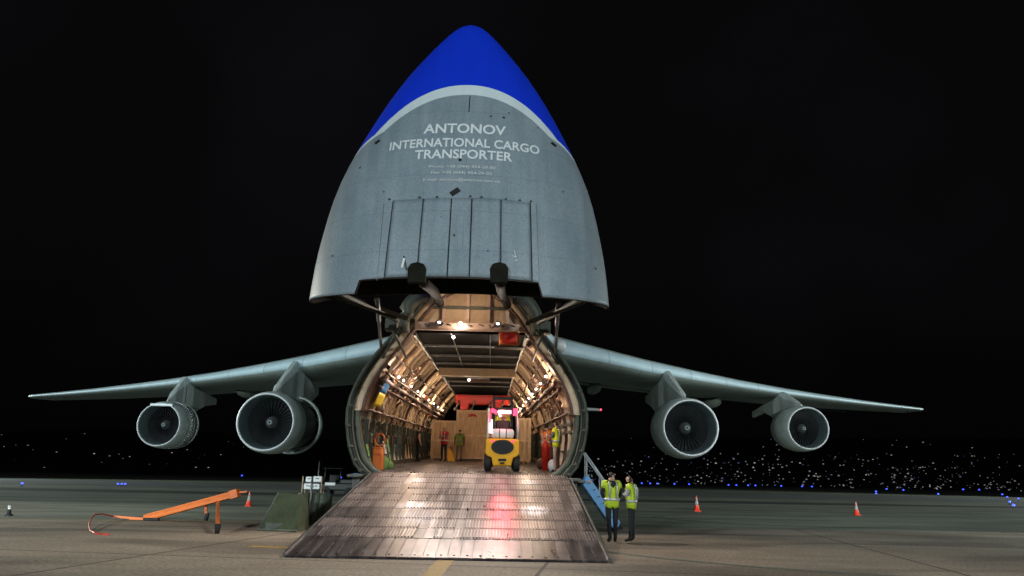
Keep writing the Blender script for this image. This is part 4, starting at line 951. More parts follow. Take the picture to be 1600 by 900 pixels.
# ================================================================ things
ZF = 1.675
def AW(x, y, z=ZF): return A @ Vector((x, y, z))
def place(o, x, y, rz=0, z=ZF):
    o.location = AW(x, y, z); o.rotation_euler = (R(2.4), 0, rz + R(1.0)) if abs(rz) < .3 else (0, 0, rz + R(1))
# crates
def crate(w_, d_, h_, label, x, y, rz=0, face='wood', mark=0, group='wooden crates in the hold', pallet=True):
    c = empty('crate', (0, 0, 0), 0, label, 'crate', group)
    b = MB(); b.box((0, 0, .12 + (h_ - .12) / 2), (w_, d_, h_ - .12)); b.build('panels', face, c)
    b = MB(); e = .05
    for sx in (-1, 1):
        for sy in (-1, 1): b.box((sx * (w_ / 2 - .03), sy * (d_ / 2 + .012), .12 + (h_ - .12) / 2), (.12, e, h_ - .12))
    for sy in (-1, 1):
        for z in (.18, h_ * .5, h_ - .06): b.box((0, sy * (d_ / 2 + .014), z), (w_ - .14, e - .006, .10))
        b.box((w_ * .06, sy * (d_ / 2 + .013), h_ * .52), (.09, e - .01, h_ - .3))
    for sx in (-1, 1):
        for z in (.18, h_ * .5, h_ - .06): b.box((sx * (w_ / 2 + .014), 0, z), (e, d_ - .02, .10))
    b.build('battens', 'wood_l', c)
    b = MB()
    for sx in (-1, 0, 1): b.box((sx * (w_ / 2 - .1), 0, .06), (.12, d_, .12))
    b.build('skid', 'wood_d', c)
    if mark:
        b = MB(); b.prism([(0, 0), (.3, .05), (.5, 0), (.45, .14), (.2, .2), (.05, .14)], (-w_ * .30, -d_ / 2 - .006, h_ * .86), (1, 0, 0), (0, 0, 1), .004); b.build('stencil_mark', 'red', c); b = MB()
        b.prism([(0, 0), (.25, .1), (.3, .3), (.1, .22)], (w_ * .08 + .1, -d_ / 2 - .006, h_ * .62), (1, 0, 0), (0, 0, 1), .004); b.build('stencil_mark', 'red', c)
    place(c, x, y, rz); return c
crate(3.0, 2.2, 2.75, 'big plywood crate with red stencils standing behind the forklift', .35, 19.6, mark=1)
crate(1.25, 1.6, 2.15, 'shorter plywood crate left of the big crate with red stencils', -1.85, 19.2)
crate(.62, 3.2, 2.2, 'narrow speckled board crate by the right side of the forklift', 2.35, 15.5, face='wood_d')
c = crate(1.5, 1.5, 1.1, 'flat dark box showing just above the tallest plywood crate', .2, 23.6, face='wood_d', group=None); c.location = AW(.2, 23.4, ZF)
c.location = AW(.2, 23.4, ZF + 2.1); bpy.data.objects.remove(c) if False else None
for ch in list(c.children): bpy.data.objects.remove(ch)
bpy.data.objects.remove(c)

# forklift (seen from behind)
fk = empty('forklift', label='yellow forklift seen from behind with red lit overhead guard and gas bottle', cat='forklift')
def round_poly(w_, h_, r, n=5):
    out = []
    for cx, cz, a0 in ((w_ / 2 - r, h_ / 2 - r, 0), (-w_ / 2 + r, h_ / 2 - r, 90), (-w_ / 2 + r, -h_ / 2 + r, 180), (w_ / 2 - r, -h_ / 2 + r, 270)):
        for k in range(n + 1): a = R(a0 + 90 * k / n); out.append((cx + r * math.cos(a), cz + r * math.sin(a)))
    return out
b = MB()
rings = []
for y, s, dz in ((-.0, .90, 0), (-.0 + .001, .90, 0), (-.04 + .06, .97, 0), (.14, 1.0, 0), (.55, 1.0, 0)):
    rings.append([(px_ * s, y, .68 + pz_ * s + dz) for px_, pz_ in [(-.56, .33), (-.50, .38), (.50, .38), (.56, .33), (.57, -.10), (.50, -.18), (.36, -.24), (.30, -.50), (-.30, -.50), (-.36, -.24), (-.50, -.18), (-.57, -.10)]])
b.loft(rings, 0, cap0=True, cap1=True, smooth=False); b.box((0, .95, .78), (1.02, .85, .5), bev=.04); b.build('counterweight', 'yellow', fk)
b = MB(); b.prism([(.37 * math.cos(t), .235 * math.sin(t)) for t in [2 * math.pi * k / 28 for k in range(28)]], (0, -.001, .79), (1, 0, 0), (0, 0, 1), .03)
gr_ = b.build('grille', 'black', fk)
b = MB()
for i in range(5): b.box((0, -.035, .66 + i * .065), (.66 - abs(i - 2) * .10, .02, .02))
b.build('grille_bars', 'dark', gr_)
b = MB(); b.box((0, -.01, .38), (.26, .06, .08), bev=.01); b.box((0, -.03, .28), (.14, .12, .05)); b.build('tow_hitch', 'black', fk)
for sx in (-1, 1):
    b = MB(); b.lathe([(-.11, .14), (-.11, .24), (-.07, .285), (.07, .285), (.11, .24), (.11, .14), (-.11, .14)], (0, 0, 0), n=24, axis='X'); o = b.build('rear_wheel', 'black', fk); o.location = (sx * .47, .36, .285)
    b = MB(); b.lathe([(-.09, .01), (-.09, .13), (.09, .14), (.09, .01)], n=16, axis='X'); b.build('rim', 'yellow', o)
    b = MB(); b.lathe([(-.13, .16), (-.13, .28), (-.09, .34), (.09, .34), (.13, .28), (.13, .16), (-.13, .16)], (0, 0, 0), n=24, axis='X'); o = b.build('front_wheel', 'black', fk); o.location = (sx * .48, 1.85, .34)
    b = MB(); b.lathe([(-.10, .01), (-.10, .15), (.10, .16), (.10, .01)], n=16, axis='X'); b.build('rim', 'yellow', o)
    b = MB(); b.tube([(sx * .50, .12, 1.05), (sx * .49, .16, 1.5), (sx * .47, .30, 2.02), (sx * .46, 1.3, 2.08), (sx * .48, 1.75, 1.2)], .035, 8); b.build('guard_post', 'white' if sx < 0 else 'lip', fk)  # white on the left post stands in for the light falling on it
    b = MB(); b.box((sx * .33, -.02, .98), (.10, .03, .05)); b.build('tail_light', 'redlamp', fk)
b = MB(); [b.box((0, .35 + i * .13, 2.07), (.92, .05, .03)) for i in range(8)]; b.build('overhead_guard', 'dark', fk)
b = MB(); b.box((-.30, .16, 1.95), (.22, .04, .12), rot=Matrix.Rotation(.5, 3, 'Y')); b.box((.40, .13, 1.93), (.14, .05, .24), bev=.02); b.box((-.43, .11, 1.72), (.05, .04, .30)); b.build('warning_lamp', 'redlamp', fk)
b = MB(); b.box((.05, .14, 1.93), (.44, .03, .12)); b.box((-.12, .15, 1.86), (.08, .03, .2), rot=Matrix.Rotation(-.4, 3, 'Y')); b.box((-.40, .135, 1.45), (.12, .02, .45)); b.build('striped_sign', 'pinklamp', fk)
b = MB(); b.cyl((-.30, .28, 1.22), (.30, .28, 1.22), .16, n=20); b.ball((-.30, .28, 1.22), .159, n=14, sc=(.5, 1, 1)); b.ball((.30, .28, 1.22), .159, n=14, sc=(.5, 1, 1)); gt = b.build('gas_bottle', 'white', fk)
b = MB(); b.cyl((-.12, .28, 1.22), (-.09, .28, 1.22), .165, n=20); b.cyl((.1, .28, 1.22), (.13, .28, 1.22), .165, n=20); b.build('strap', 'dark', gt)
b = MB(); b.box((0, .95, 1.15), (.5, .5, .14), bev=.04); b.box((0, .72, 1.42), (.48, .12, .5), bev=.04); b.build('seat', 'black', fk)
b = MB()
for sx in (-1, 1): b.box((sx * .32, 2.15, 1.35), (.10, .14, 2.5))
for z in (.5, 1.4, 2.5): b.box((0, 2.15, z), (.64, .10, .10))
b.build('mast', 'dark', fk)
for sx in (-1, 1):
    b = MB(); b.box((sx * .25, 2.75, .2), (.11, 1.1, .04)); b.box((sx * .25, 2.25, .4), (.11, .05, .44)); b.build('fork', 'steel_d', fk)
fx, fy = .62, 1.3
pf = Lc(784, 742, 25.0); fx = pf.x
place(fk, fx, 1.9)
lr = lamp('SPOT', 'forklift_red_light', AW(fx + .05, 1.7, ZF + 1.95), 200, (1, .02, .06), RQ(.665, .43), .05, spot=12); lr.parent = None
lr.data.spot_blend = 1.0
lamp('POINT', 'forklift_glow', AW(fx, 2.05, ZF + 1.75), 14, (1, .15, .2), size=.08)

# ---- people
def person(name_label, loc, rz, pose, top='blackfab', pants='blackfab', vest=None, hat=None, hgt=1.75, group=None, sleeves=None, bandmat='band'):
    root = empty('person', loc, rz, name_label, 'person', group); k = hgt / 1.75
    J = dict(pelvis=(0, 0, .96), spine=(0, 0, 1.14), chest=(0, 0, 1.34), neck=(0, .0, 1.49), jaw=(0, .015, 1.56), head=(0, .02, 1.645), crown=(0, .01, 1.70),
             ls=(-.185, 0, 1.42), le=(-.25, -.02, 1.14), lw=(-.26, .06, .90), lh=(-.26, .09, .82), rs=(.185, 0, 1.42), re=(.25, -.02, 1.14), rw=(.26, .06, .90), rh=(.26, .09, .82),
             lhip=(-.095, 0, .92), lk=(-.11, .02, .50), la=(-.12, -.01, .09), lt=(-.13, .15, .035), rhip=(.095, 0, .92), rk=(.11, .02, .50), ra=(.12, -.01, .09), rt=(.13, .15, .035), nose=(0, .128, 1.635))
    RAD = dict(pelvis=.155, spine=.15, chest=.165, neck=.062, jaw=.07, head=.098, crown=.078, ls=.075, le=.052, lw=.036, lh=.042, rs=.075, re=.052, rw=.036, rh=.042, lhip=.10, lk=.068, la=.048, lt=.045, rhip=.10, rk=.068, ra=.048, rt=.045, nose=.014)
    J.update(pose)
    E = [('pelvis', 'spine', 't'), ('spine', 'chest', 't'), ('chest', 'neck', 'n'), ('neck', 'jaw', 'h'), ('jaw', 'head', 'h'), ('head', 'crown', 'h'), ('head', 'nose', 'h'), ('chest', 'ls', 's'), ('ls', 'le', 'a'), ('le', 'lw', 'f'), ('lw', 'lh', 'd'), ('chest', 'rs', 's'), ('rs', 're', 'a'), ('re', 'rw', 'f'), ('rw', 'rh', 'd'),
         ('pelvis', 'lhip', 'p'), ('lhip', 'lk', 'p'), ('lk', 'la', 'p'), ('la', 'lt', 'b'), ('pelvis', 'rhip', 'p'), ('rhip', 'rk', 'p'), ('rk', 'ra', 'p'), ('ra', 'rt', 'b')]
    # fingers and thumb: five short chains off each hand
    for s in 'lr':
        h = Vector(J[s + 'h']); wv = Vector(J[s + 'w']); d = (h - wv).normalized(); side = d.cross(Vector((0, 1, 0) if abs(d.y) < .8 else (0, 0, 1))).normalized()
        palm = d.cross(side)
        for i in range(4):
            ln = (.035, .042, .04, .032)[i]; b0 = h + side * (i - 1.5) * .021; m_ = b0 + d * ln; t_ = m_ + d * ln * .7 + palm * .015
            for q, v in enumerate((m_, t_)): J[f'{s}f{i}{q}'] = tuple(v); RAD[f'{s}f{i}{q}'] = .0085
            E.append((s + 'h', f'{s}f{i}0', 'd')); E.append((f'{s}f{i}0', f'{s}f{i}1', 'd'))
        tv = wv.lerp(h, .4) + side * -.045 + d * .015; J[s + 'th'] = tuple(tv); RAD[s + 'th'] = .010; E.append((s + 'w', s + 'th', 'd'))
    names = list(J); idx = {n: i for i, n in enumerate(names)}
    me = bpy.data.meshes.new('p'); me.from_pydata([Vector(J[n]) * k for n in names], [(idx[a], idx[b]) for a, b, _ in E], [])
    o = bpy.data.objects.new('p', me); COL.objects.link(o); md = o.modifiers.new('s', 'SKIN'); sk = me.skin_vertices[0].data
    for n in names: sk[idx[n]].radius = (RAD[n] * k * (1.12 if n in ('chest', 'spine', 'pelvis') else 1), RAD[n] * k * (.72 if n in ('chest', 'spine', 'pelvis') else 1)); sk[idx[n]].use_root = (n == 'pelvis')
    sm = o.modifiers.new('ss', 'SUBSURF'); sm.levels = 1; sm.render_levels = 1
    dg = bpy.context.evaluated_depsgraph_get(); body = bpy.data.meshes.new_from_object(o.evaluated_get(dg)); bpy.data.objects.remove(o)
    segs = [(Vector(J[a]) * k, Vector(J[b]) * k, t, RAD[a]) for a, b, t in E]
    sl = sleeves or top; mats = [pants, top, sl, 'skin', 'black']; mi = {'p': 0, 't': 1, 's': 1, 'a': 2, 'f': 2, 'd': 3, 'h': 3, 'n': 1, 'b': 4}
    body.materials.clear(); [body.materials.append(M[m]) for m in mats]
    cls = []
    for p in body.polygons:
        c = p.center; best = min(segs, key=lambda s: ((c - (s[0] + (s[1] - s[0]) * max(0, min(1, (c - s[0]).dot(s[1] - s[0]) / max(1e-9, (s[1] - s[0]).length_squared))))).length / (s[3] + .02)))
        t = best[2]
        if t == 't' and c.z < .93 * k and J['pelvis'][2] > .8: t = 'p'
        if t in 'n' and c.z > (J['neck'][2] + .0) * k: t = 'h'
        cls.append(t); p.material_index = mi[t]; p.use_smooth = True
    bo = bpy.data.objects.new('body', body); COL.objects.link(bo); bo.parent = root
    def shell(name, test, off, mname, par, test2=None, m2=None):
        bm = bmesh.new(); bm.from_mesh(body); bm.faces.ensure_lookup_table()
        for i, f in enumerate(bm.faces): f.tag = test(cls[i], f.calc_center_median())
        bmesh.ops.delete(bm, geom=[f for f in bm.faces if not f.tag], context='FACES')
        bm.normal_update()
        for v in bm.verts: v.co += v.normal * off
        for f in bm.faces: f.material_index = 0; f.smooth = True
        m_ = bpy.data.meshes.new(name); bm.to_mesh(m_); bm.free(); m_.materials.append(M[mname]); so = bpy.data.objects.new(name, m_); COL.objects.link(so); so.parent = par
        sd_ = so.modifiers.new('thick', 'SOLIDIFY'); sd_.thickness = .008; return so
    pz = J['pelvis'][2]
    if vest:
        v = shell('vest', lambda t, c: t in 'ts' and c.z > (pz - .12) * k or (t == 'p' and c.z > (pz - .10) * k and J['pelvis'][2] > .8), .016, vest, root)
        dz = J['chest'][2] - 1.34
        bb = MB()
        for z in (J['spine'][2] - .10, ):
            cx, cy = J['spine'][0], J['spine'][1]; ring = []
            for q in range(24):
                a = 2 * math.pi * q / 24; ring.append((a,))
            def rr(a, e, zz): return ((cx + .196 * math.cos(a) + 0) * k + e * math.cos(a), (cy + .137 * math.sin(a)) * k + e * math.sin(a), zz * k)
            bb.loft([[rr(2 * math.pi * q / 24, e, zz) for q in range(24)] for zz, e in ((z - .03, .004), (z + .03, .004), (z + .03, .016), (z - .03, .016), (z - .03, .004))], 0)
        for sx in (-1, 1):
            x = J['chest'][0] + sx * .095
            bb.tube([((x) * k, (J['spine'][1] - .135) * k, (J['spine'][2] - .08) * k), (x * k, (J['chest'][1] - .150) * k, J['chest'][2] * k), (x * k, (J['chest'][1] - .10) * k, (J['chest'][2] + .13) * k)], .022, 6)
            bb.tube([((x) * k, (J['spine'][1] + .135) * k, (J['spine'][2] - .08) * k), (x * k, (J['chest'][1] + .150) * k, J['chest'][2] * k), (x * k, (J['chest'][1] + .10) * k, (J['chest'][2] + .13) * k)], .022, 6)
        bb.build('reflective_band', bandmat, v)
    hc = Vector(J['head']) * k
    if hat: 
        b = MB(); b.ball(hc + Vector((0, -.005, .045 * k)), .118 * k, n=16, sc=(1, 1.12, .85)); b.cyl(hc + Vector((0, .03, .04 * k)), hc + Vector((0, .03, .052 * k)), .135 * k, n=18); b.build('helmet', hat, root)
    else:
        shell('hair', lambda t, c: t == 'h' and (c.z > hc.z + .035 * k or (c.z > hc.z - .05 * k and c.y < hc.y - .015)), .012, 'hair', root)
    b = MB()
    for sx in (-1, 1): b.ball(hc + Vector((sx * .034 * k, .088 * k, .012 * k)), .010 * k, n=6)
    b.build('eyes', 'black', root); b = MB(); b.box(hc + Vector((0, .083 * k, -.05 * k)), (.045 * k, .012 * k, .009 * k)); b.build('mouth', 'redfab', root)
    for sx in (-1, 1):
        b = MB(); b.ball(hc + Vector((sx * .098 * k, 0, -.005)), .026 * k, n=8, sc=(.35, .7, 1.1)); b.build('ear', 'skin', root)
    return root
# two people on the apron by the ladder
g1 = G(957, 848); g2 = G(988, 847)
person('person in black with a lime vest seen from behind right of the ramp', g1, R(8), dict(le=(-.24, .05, 1.15), lw=(-.12, .20, 1.02), lh=(-.06, .24, 1.02), re=(.25, .04, 1.15), rw=(.15, .2, 1.05), rh=(.08, .25, 1.06), la=(-.06, -.01, .09), lt=(-.08, .15, .035), ra=(.07, -.01, .09), rt=(.10, .15, .035), lk=(-.085, .02, .5), rk=(.09, .02, .5)),
       vest='hivis', hgt=1.80)
person('person in grey sleeves and lime vest turned left beside the one seen from behind', g2, R(68), dict(le=(-.23, .10, 1.18), lw=(-.14, .34, 1.26), lh=(-.10, .42, 1.29), re=(.24, .08, 1.16), rw=(.10, .28, 1.20), rh=(.03, .34, 1.22), jaw=(0, .03, 1.55), head=(0, .045, 1.63), crown=(0, .05, 1.685), nose=(0, .148, 1.61), la=(-.10, .03, .09), lt=(-.11, .19, .035)),
       vest='hivis', sleeves='lgreyfab', hgt=1.72)
def hold_person(px, py, D, lab, rz, pose, **kw):
    p = P(px, py, D); l = AI @ p; kw.setdefault('group', None)
    return person(lab, AW(l.x, l.y, ZF), rz, pose, **kw)
arms = dict(le=(-.23, .08, 1.18), lw=(-.10, .26, 1.22), lh=(-.05, .32, 1.25), re=(.23, .08, 1.18), rw=(.12, .25, 1.15), rh=(.08, .32, 1.17))
hold_person(693, 720, 39.6, 'person in a red vest and dark trousers in front of the left crate', R(150), arms, vest='redfab', top='greyfab', hgt=1.8, hat=None)
hold_person(717, 718, 40.0, 'person in khaki with a low lime vest between the two left crates', R(10), dict(le=(-.24, .1, 1.2)), top='camo', pants='camo', vest='hivis_d', hgt=1.7, bandmat='greyfab')
hold_person(652, 720, 37.5, 'person in black standing at the left wall of the hold', R(-70), dict(), hgt=1.75, sleeves='skin')
person('person in a bright yellow vest at the right wall of the hold', AW(2.93, 2.3, ZF), R(60), arms, vest='hivis_y', pants='pink', top='greyfab', hgt=1.70)
person('person in an orange vest and red trousers left of the yellow vest', AW(2.72, 4.3, ZF), R(-30), arms, vest='hivis_o', pants='redfab', top='camo', hgt=1.66)
# driver seated in the forklift
seat = dict(pelvis=(0, 0, .30), spine=(0, .0, .48), chest=(0, .02, .68), neck=(0, .03, .83), jaw=(0, .05, .90), head=(0, .055, .985), crown=(0, .045, 1.04), nose=(0, .163, .975),
            ls=(-.185, .02, .76), le=(-.27, .16, .53), lw=(-.15, .38, .58), lh=(-.10, .45, .60), rs=(.185, .02, .76), re=(.27, .14, .52), rw=(.16, .36, .56), rh=(.12, .43, .58),
            lhip=(-.1, .06, .28), lk=(-.14, .48, .30), la=(-.13, .52, -.10), lt=(-.13, .68, -.14), rhip=(.1, .06, .28), rk=(.14, .48, .30), ra=(.13, .52, -.10), rt=(.13, .68, -.14))
d_ = person('forklift driver in a lime vest and pale helmet sitting with back to the camera', AW(fx, 1.9 + .9, ZF + 1.0), R(1), seat, vest='hivis', top='greyfab', hat='hivis_y', hgt=1.7)

# ---- things along the walls of the hold
def wall_thing(name, label, cat, x, y, z, builder, rz=0, group=None):
    r = empty(name, AW(x, y, z), R(1) + rz, label, cat, group); builder(r); return r
def bx_orange(r):
    b = MB(); b.box((0, 0, .34), (.34, .3, .68), bev=.03); b.build('case', 'orange_p', r); b = MB(); b.box((0, -.16, .5), (.2, .03, .04)); b.box((0, 0, .69), (.36, .32, .03)); b.build('lid', 'orange', r)
wall_thing('tool_case', 'upright orange case on the floor at the left wall of the hold', 'case', -2.78, 1.0, ZF, bx_orange)
def bags(mn):
    def f(r):
        b = MB(); b.ball((0, 0, .2), .22, n=12, sc=(.8, .9, 1.0)); b.ball((.16, .1, .14), .15, n=10, sc=(1, 1, .9)); b.build('sack', mn, r)
        b = MB(); b.tube([(-.1, 0, .38), (0, 0, .5), (.1, 0, .38)], .015, 6); b.build('handle', 'black', r)
    return f
wall_thing('bag', 'lumpy green bag right of the orange case at the left wall', 'bag', -2.72, 2.0, ZF, bags('greenbag'))
wall_thing('bag', 'dusty mauve bundle by the feet of the person in the orange vest', 'bag', 2.62, 5.6, ZF, bags('mauve'))
wall_thing('bag', 'pale bundle on the floor next to the yellow vested person', 'bag', 2.86, 3.0, ZF, bags('white'))
def pole(mn, ln):
    def f(r):
        b = MB(); b.beam((0, 0, 0), (-.24, .16, ln), .07, .04); b.build('plank', mn, r); b = MB(); b.box((-.12, .08, ln * .5), (.09, .07, .08)); b.build('clamp', 'steel_d', r)
    return f
for x, y, m_, ln, lab in ((-2.68, 2.7, 'white', .9, 'pale plank leaning right of the lumpy green bag'), (-2.7, 3.7, 'greenbag', 1.0, 'green plank leaning on the left wall beyond the pale plank'), (-2.86, .35, 'greenbag', .8, 'short green plank nearest the front frame on the left'), ):
    wall_thing('plank', lab, 'plank', x, y, ZF, pole(m_, ln), group='planks leaning on the left wall')
def redcoil(r):
    b = MB(); b.tube([(.16 * math.cos(t), .02 * t - .05, .2 * math.sin(t)) for t in [k * .5 for k in range(26)]], .022, 6); b.build('hose', 'orange', r); b = MB(); b.box((0, .12, .2), (.06, .1, .06)); b.build('hook', 'dark', r)
wall_thing('hose_coil', 'orange red hose coil hung on the dark left wall above the orange case', 'hose', -2.9, 1.9, 2.62, redcoil)
def ychock(r):
    b = MB(); b.prism([(0, 0), (.42, 0), (.14, .62), (.0, .66)], (0, 0, 0), (1, 0, 0), (0, 0, 1), -.25); b.build('wedge', 'yellow', r); b = MB(); b.tube([(.1, .13, .6), (.12, .13, .75), (.2, .13, .68)], .02, 6); b.build('handle', 'dark', r)
pw = Lc(700, 722, 40.5); wall_thing('wheel_chock', 'yellow wedge on the floor at the feet of the red vested person', 'chock', pw.x, pw.y - .6, ZF, ychock)
def gascyl(r):
    b = MB(); b.lathe([(0, .11), (.9, .11), (1.0, .08), (1.05, .03), (1.1, .03)], n=16, axis='Z'); b.build('cylinder', 'red', r); b = MB(); b.box((0, 0, 1.13), (.12, .04, .05)); b.build('valve', 'dark', r)
wall_thing('gas_cylinder', 'tall red cylinder standing between the two people at the right wall', 'gas cylinder', 2.70, 4.2, ZF, gascyl)

# ---- orange tow bar on the left apron
T0 = G(196, 812); tb_root = empty('tow_bar', (T0.x, T0.y, 0), 0, 'long orange aircraft tow bar propped up on two legs on the left apron', 'tow bar')
a = P(228, 812, T0.y); bt = P(366, 772, T0.y - .5)
o0 = Vector((T0.x, T0.y, 0))
def Lt(v): return Vector(v) - o0
b = MB(); b.beam(Lt(a) + Vector((0, 0, .05)), Lt(bt), .26, .20); b.build('beam', 'orange', tb_root)
b = MB(); b.beam(Lt(bt) + Vector((-.10, 0, -.03)), Lt(bt) + Vector((.14, 0, .04)), .34, .26); b.build('head_block', 'orange', tb_root)
b = MB(); d0 = (Lt(bt) - Lt(a)).normalized(); b.beam(Lt(a) + Vector((-.1, -.135, .0)) + d0 * .2, Lt(bt) + Vector((0, -.135, -.08)), .015, .05); b.beam(Lt(a) + Vector((-.1, -.135, .12)) + d0 * .2, Lt(bt) + Vector((0, -.135, .07)), .015, .03); b.build('beam_flange', 'orange_p', tb_root)
b = MB(); b.beam(Lt(bt) + Vector((.1, 0, .05)), Lt(P(386, 768, T0.y - .5)), .06, .05); b.build('towing_eye', 'orange', tb_root)
for (px0, py0, px1, py1, dy) in ((340, 783, 339, 832, -1.05), (321, 787, 322, 812, .45)):
    tp0 = P(px0, py0, T0.y + dy * .3); gp = G(px1, py1 + 2); b = MB(); b.beam(Lt(tp0), Lt(gp) + Vector((0, 0, .15)), .09, .09); leg = b.build('leg', 'orange', tb_root)
    b = MB(); g0 = Lt(gp); b.lathe([(-.04, .02), (-.04, .09), (.04, .09), (.04, .02)], (g0.x, g0.y, .09), n=14, axis='X'); b.box(g0 + Vector((0, 0, .19)), (.13, .10, .12)); b.build('castor', 'black', leg)
ge = G(149, 835).y
b = MB(); q = [Lt(P(px, py, lerp(T0.y, ge, dd))) for px, py, dd in ((232, 812, 0), (205, 810.5, .02), (178, 807, .06), (160, 803, .15), (148, 804, .3), (142, 811, .5), (139, 820, .72), (141, 829, .9), (149, 836, 1.0)  , (170, 837.5, 1.04))]
for v in q: v.z = max(v.z, .02)
for v in q[8:]: v.z = .02
b.tube(q, .02, 8); b.build('tow_cable', 'red', tb_root)
b = MB(); b.beam(q[0] + Vector((.1, 0, 0)), q[2], .08, .07); b.beam(q[0] + Vector((.4, -.12, .02)), q[1] + Vector((0, -.1, 0)), .05, .05); b.build('drawbar', 'orange', tb_root)
b = MB(); b.box(Lt(G(236, 814)) + Vector((0, 0, .05)), (.5, .14, .09), bev=.02); b.build('foot', 'black', tb_root)

# ---- cones
def cone_mesh(root):
    b = MB(); b.lathe([(.0, .001), (.0, .19), (.04, .19), (.05, .165), (.32, .115), (.62, .072), (.86, .034), (.90, .03), (.90, .001)], n=20, axis='Z'); b.box((0, 0, .02), (.42, .42, .04), bev=.01); b.build('cone_body', 'cone', root)
    b = MB(); b.lathe([(.36, .112), (.36, .118), (.62, .077), (.62, .070)], n=20, axis='Z'); b.build('reflective_collar', 'lgreyfab', root)
    b = MB(); b.lathe([(.68, .062), (.68, .067), (.80, .047), (.80, .04)], n=20, axis='Z'); b.build('reflective_collar', 'lgreyfab', root)
c0_ = empty('traffic_cone'); cone_mesh(c0_)
for i, (px, py, lab, s) in enumerate(((1089, 799, 'red traffic cone with white collar on the apron nearer the two people', .93), (1339, 805, 'red traffic cone standing alone farthest right on the apron', .80), (388, 791, 'red traffic cone behind the raised end of the orange tow bar', .78))):
    o = c0_ if i == 0 else copy_tree(c0_); g = G(px, py); o.location = (g.x, g.y, .0); o.scale = (s, s, s); tag(o, lab, 'traffic cone', 'red traffic cones on the apron')

# ---- green wedge cover and ribbed box with post, left of the ramp
gc = G(440, 829); gw = empty('equipment_cover', (gc.x, gc.y, 0), R(-6), 'green canvas wedge shaped equipment cover on the ground left of the ramp', 'equipment cover')
b = MB(); b.add([(-.55, -.3, 0), (.62, -.45, 0), (.62, .5, 0), (-.35, .6, 0), (-.18, -.02, 1.02), (.55, -.02, .98), (.55, .3, .98), (-.15, .3, 1.02)], [(0, 1, 5, 4), (1, 2, 6, 5), (2, 3, 7, 6), (3, 0, 4, 7), (4, 5, 6, 7), (3, 2, 1, 0)])
b.build('canvas', 'canvas', gw)
b = MB(); b.tube([(-.55, -.32, .03), (.62, -.47, .03)], .035, 6); b.tube([(-.55, -.3, 0.02), (-.18, -.04, 1.03)], .022, 6); b.box((0, -.28, .12), (.7, .08, .18), rot=Matrix.Rotation(.1, 3, 'Z')); b.build('hem', 'canvas_l', gw)
gc2 = G(489, 824); gb = empty('ribbed_bin', (gc2.x, gc2.y + .2, 0), R(-4), 'grey green ribbed equipment bin beside the canvas wedge left of the ramp', 'equipment bin')
b = MB(); b.box((0, 0, .58), (.78, .7, .84), bev=.05); b.box((0, 0, .1), (.6, .6, .12)); b.build('bin', 'canvas_l', gb)
for x in (-.34, -.17, 0, .17, .34):
    b = MB(); b.box((x, -.37, .58), (.05, .05, .84)); b.build('rib', 'canvas', gb)
b = MB(); b.beam((-.42, -.38, 1.0), (-.60, -.5, .05), .07, .05); b.box((-.6, -.5, .03), (.2, .2, .05)); b.build('brace', 'olive_l', gb)
b = MB(); b.cyl((-.05, -.44, .2), (-.05, -.44, 1.5), .035, n=8); b.box((-.05, -.44, 1.2), (.1, .08, .06)); b.build('post', 'steel_d', gb)
# equipment trolley with white boxes behind
g3 = G(487, 790); tr = empty('service_trolley', (g3.x, g3.y, 0), 0, 'service trolley stacked with small white boxes behind the ribbed bin', 'trolley')
b = MB(); b.box((0, 0, .55), (1.2, .7, .08)); b.box((0, 0, .3), (1.1, .6, .05)); b.build('deck', 'dark', tr)
for x in (-.5, .5): b = MB(); b.cyl((x, -.3, .1), (x, -.3, 1.5), .03, n=8); b.cyl((x, .3, .1), (x, .3, 1.1), .03, n=8); b.build('upright', 'pink', tr)
for x in (-.5, .5):
    for y_ in (-.3, .3): b = MB(); b.lathe([(-.03, .02), (-.03, .12), (.03, .12), (.03, .02)], (x, y_, .12), n=14, axis='X'); b.build('wheel', 'black', tr)
for i, (x, z, w_, h_, lab) in enumerate(((-.22, 1.02, .42, .30, 'lower left'), (.22, 1.02, .38, .28, 'lower right'), (-.18, 1.38, .36, .28, 'upper left'), (.26, 1.40, .46, .30, 'upper right'))):
    r = empty('equipment_box', (g3.x + x, g3.y - .1, z - h_ / 2 - .04), 0, f'small white equipment box, {lab} of the four on the service trolley', 'box', 'white boxes on the service trolley')
    b = MB(); b.box((0, 0, h_ / 2), (w_, .4, h_), bev=.03); b.build('case', 'white', r); b = MB(); b.box((0, -.21, h_ * .6), (w_ * .4, .03, .04)); b.build('handle', 'dark', r)
b = MB(); b.box((0, 0, .84), (1.0, .5, .03)); b.build('shelf', 'dark', tr); b = MB(); b.box((0, 0, 1.20), (1.0, .5, .025)); b.build('shelf', 'dark', tr)
b = MB(); b.cyl((.2, .1, 0.55), (.2, .1, 2.3), .03, n=8); b.build('mast', 'steel_d', tr)
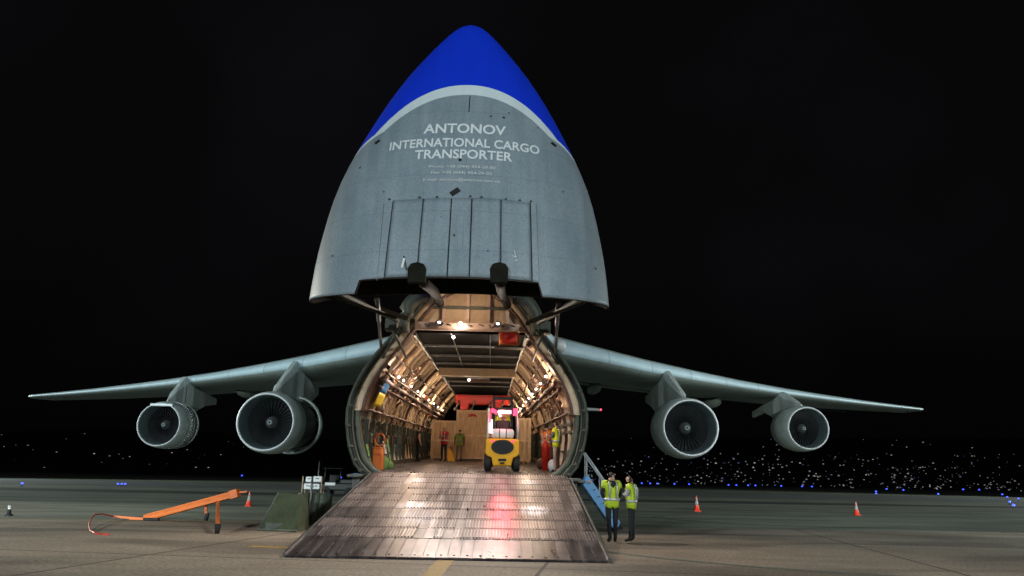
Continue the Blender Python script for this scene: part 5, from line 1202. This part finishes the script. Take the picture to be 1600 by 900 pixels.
# dark tug behind
g4 = G(530, 776); tg = empty('baggage_tug', (g4.x, g4.y, 0), R(0), 'dark baggage tug parked in shadow behind the left edge of the ramp', 'tug')
b = MB(); b.box((0, 0, .75), (2.8, 1.4, .55), bev=.08); b.box((.7, 0, 1.15), (1.2, 1.3, .35), bev=.06); b.build('body', 'dark', tg)
for x in (-.9, .9):
    for y_ in (-.65, .65): b = MB(); b.lathe([(-.12, .1), (-.12, .36), (.12, .36), (.12, .1), (-.12, .1)], (x, y_, .36), n=20); b.build('wheel', 'black', tg)
b = MB(); b.box((-.5, 0, 1.35), (.5, .9, .6), bev=.05); b.build('seat', 'black', tg)
b = MB(); b.box((-.6, -.75, .95), (.8, .06, .22), bev=.02); b.build('side_panel', 'white', tg)
for x in (-1.1, .1): b = MB(); b.cyl((x, -.55, .9), (x, -.55, 2.1), .035, n=8); b.build('roof_post', 'dark', tg)
b = MB(); b.box((-.5, 0, 2.13), (1.5, 1.3, .07), bev=.03); b.build('roof', 'dark', tg)

# ---- blue boarding ladder to the right
la_t = P(912, 757, 23.6); la_b = G(963, 829)
ld = empty('boarding_ladder', (la_b.x, la_b.y, 0), 0, 'blue boarding ladder with grey handrails leaning on the right of the fuselage', 'ladder')
O = Vector((la_b.x, la_b.y, 0)); top = Vector((la_t.x, 23.2, 1.55)) - O; bot = Vector((0, -.3, .12)); dd = (top - bot); sd_ = Vector((.0, 1, 0)) * .55
for s_ in (0, 1):
    b = MB(); b.beam(bot + sd_ * s_, top + sd_ * s_, .05, .38); b.build('stringer', 'blue', ld)
    b = MB(); up = Vector((0, 0, .85))
    b.tube([bot + sd_ * s_ + up * .5 + dd * .1, bot + sd_ * s_ + up + dd * .12, top + sd_ * s_ + up * .95], .028, 8)
    for q_ in (.15, .5, .95): b.cyl(bot + sd_ * s_ + dd * q_, bot + sd_ * s_ + dd * q_ + up * .97, .022, n=6)
    b.build('handrail', 'lip', ld)
for i in range(7):
    b = MB(); b.box(bot + dd * ((i + .6) / 7) + sd_ * .5, (.24, .5, .035)); b.build('step', 'steel_d', ld)
b = MB(); b.box(bot + Vector((0, .27, -.03)), (.3, .8, .08)); b.build('foot', 'black', ld)
b = MB(); b.beam(top + Vector((-.2, .3, -.05)), top + Vector((.2, .3, -.05)), .6, .06); b.build('platform', 'pink', ld)
# small marker bollard far left and parking marker
g5 = G(13, 806); mk = empty('ground_marker', (g5.x, g5.y, 0), 0, 'tiny dark ground marker with pale top near the left edge', 'marker')
b = MB(); b.lathe([(0, .13), (.05, .13), (.08, .07), (.22, .06)], n=12, axis='Z'); b.build('base', 'black', mk); b = MB(); b.lathe([(.22, .06), (.33, .05), (.35, .001)], n=12, axis='Z'); b.build('cap', 'band', mk)
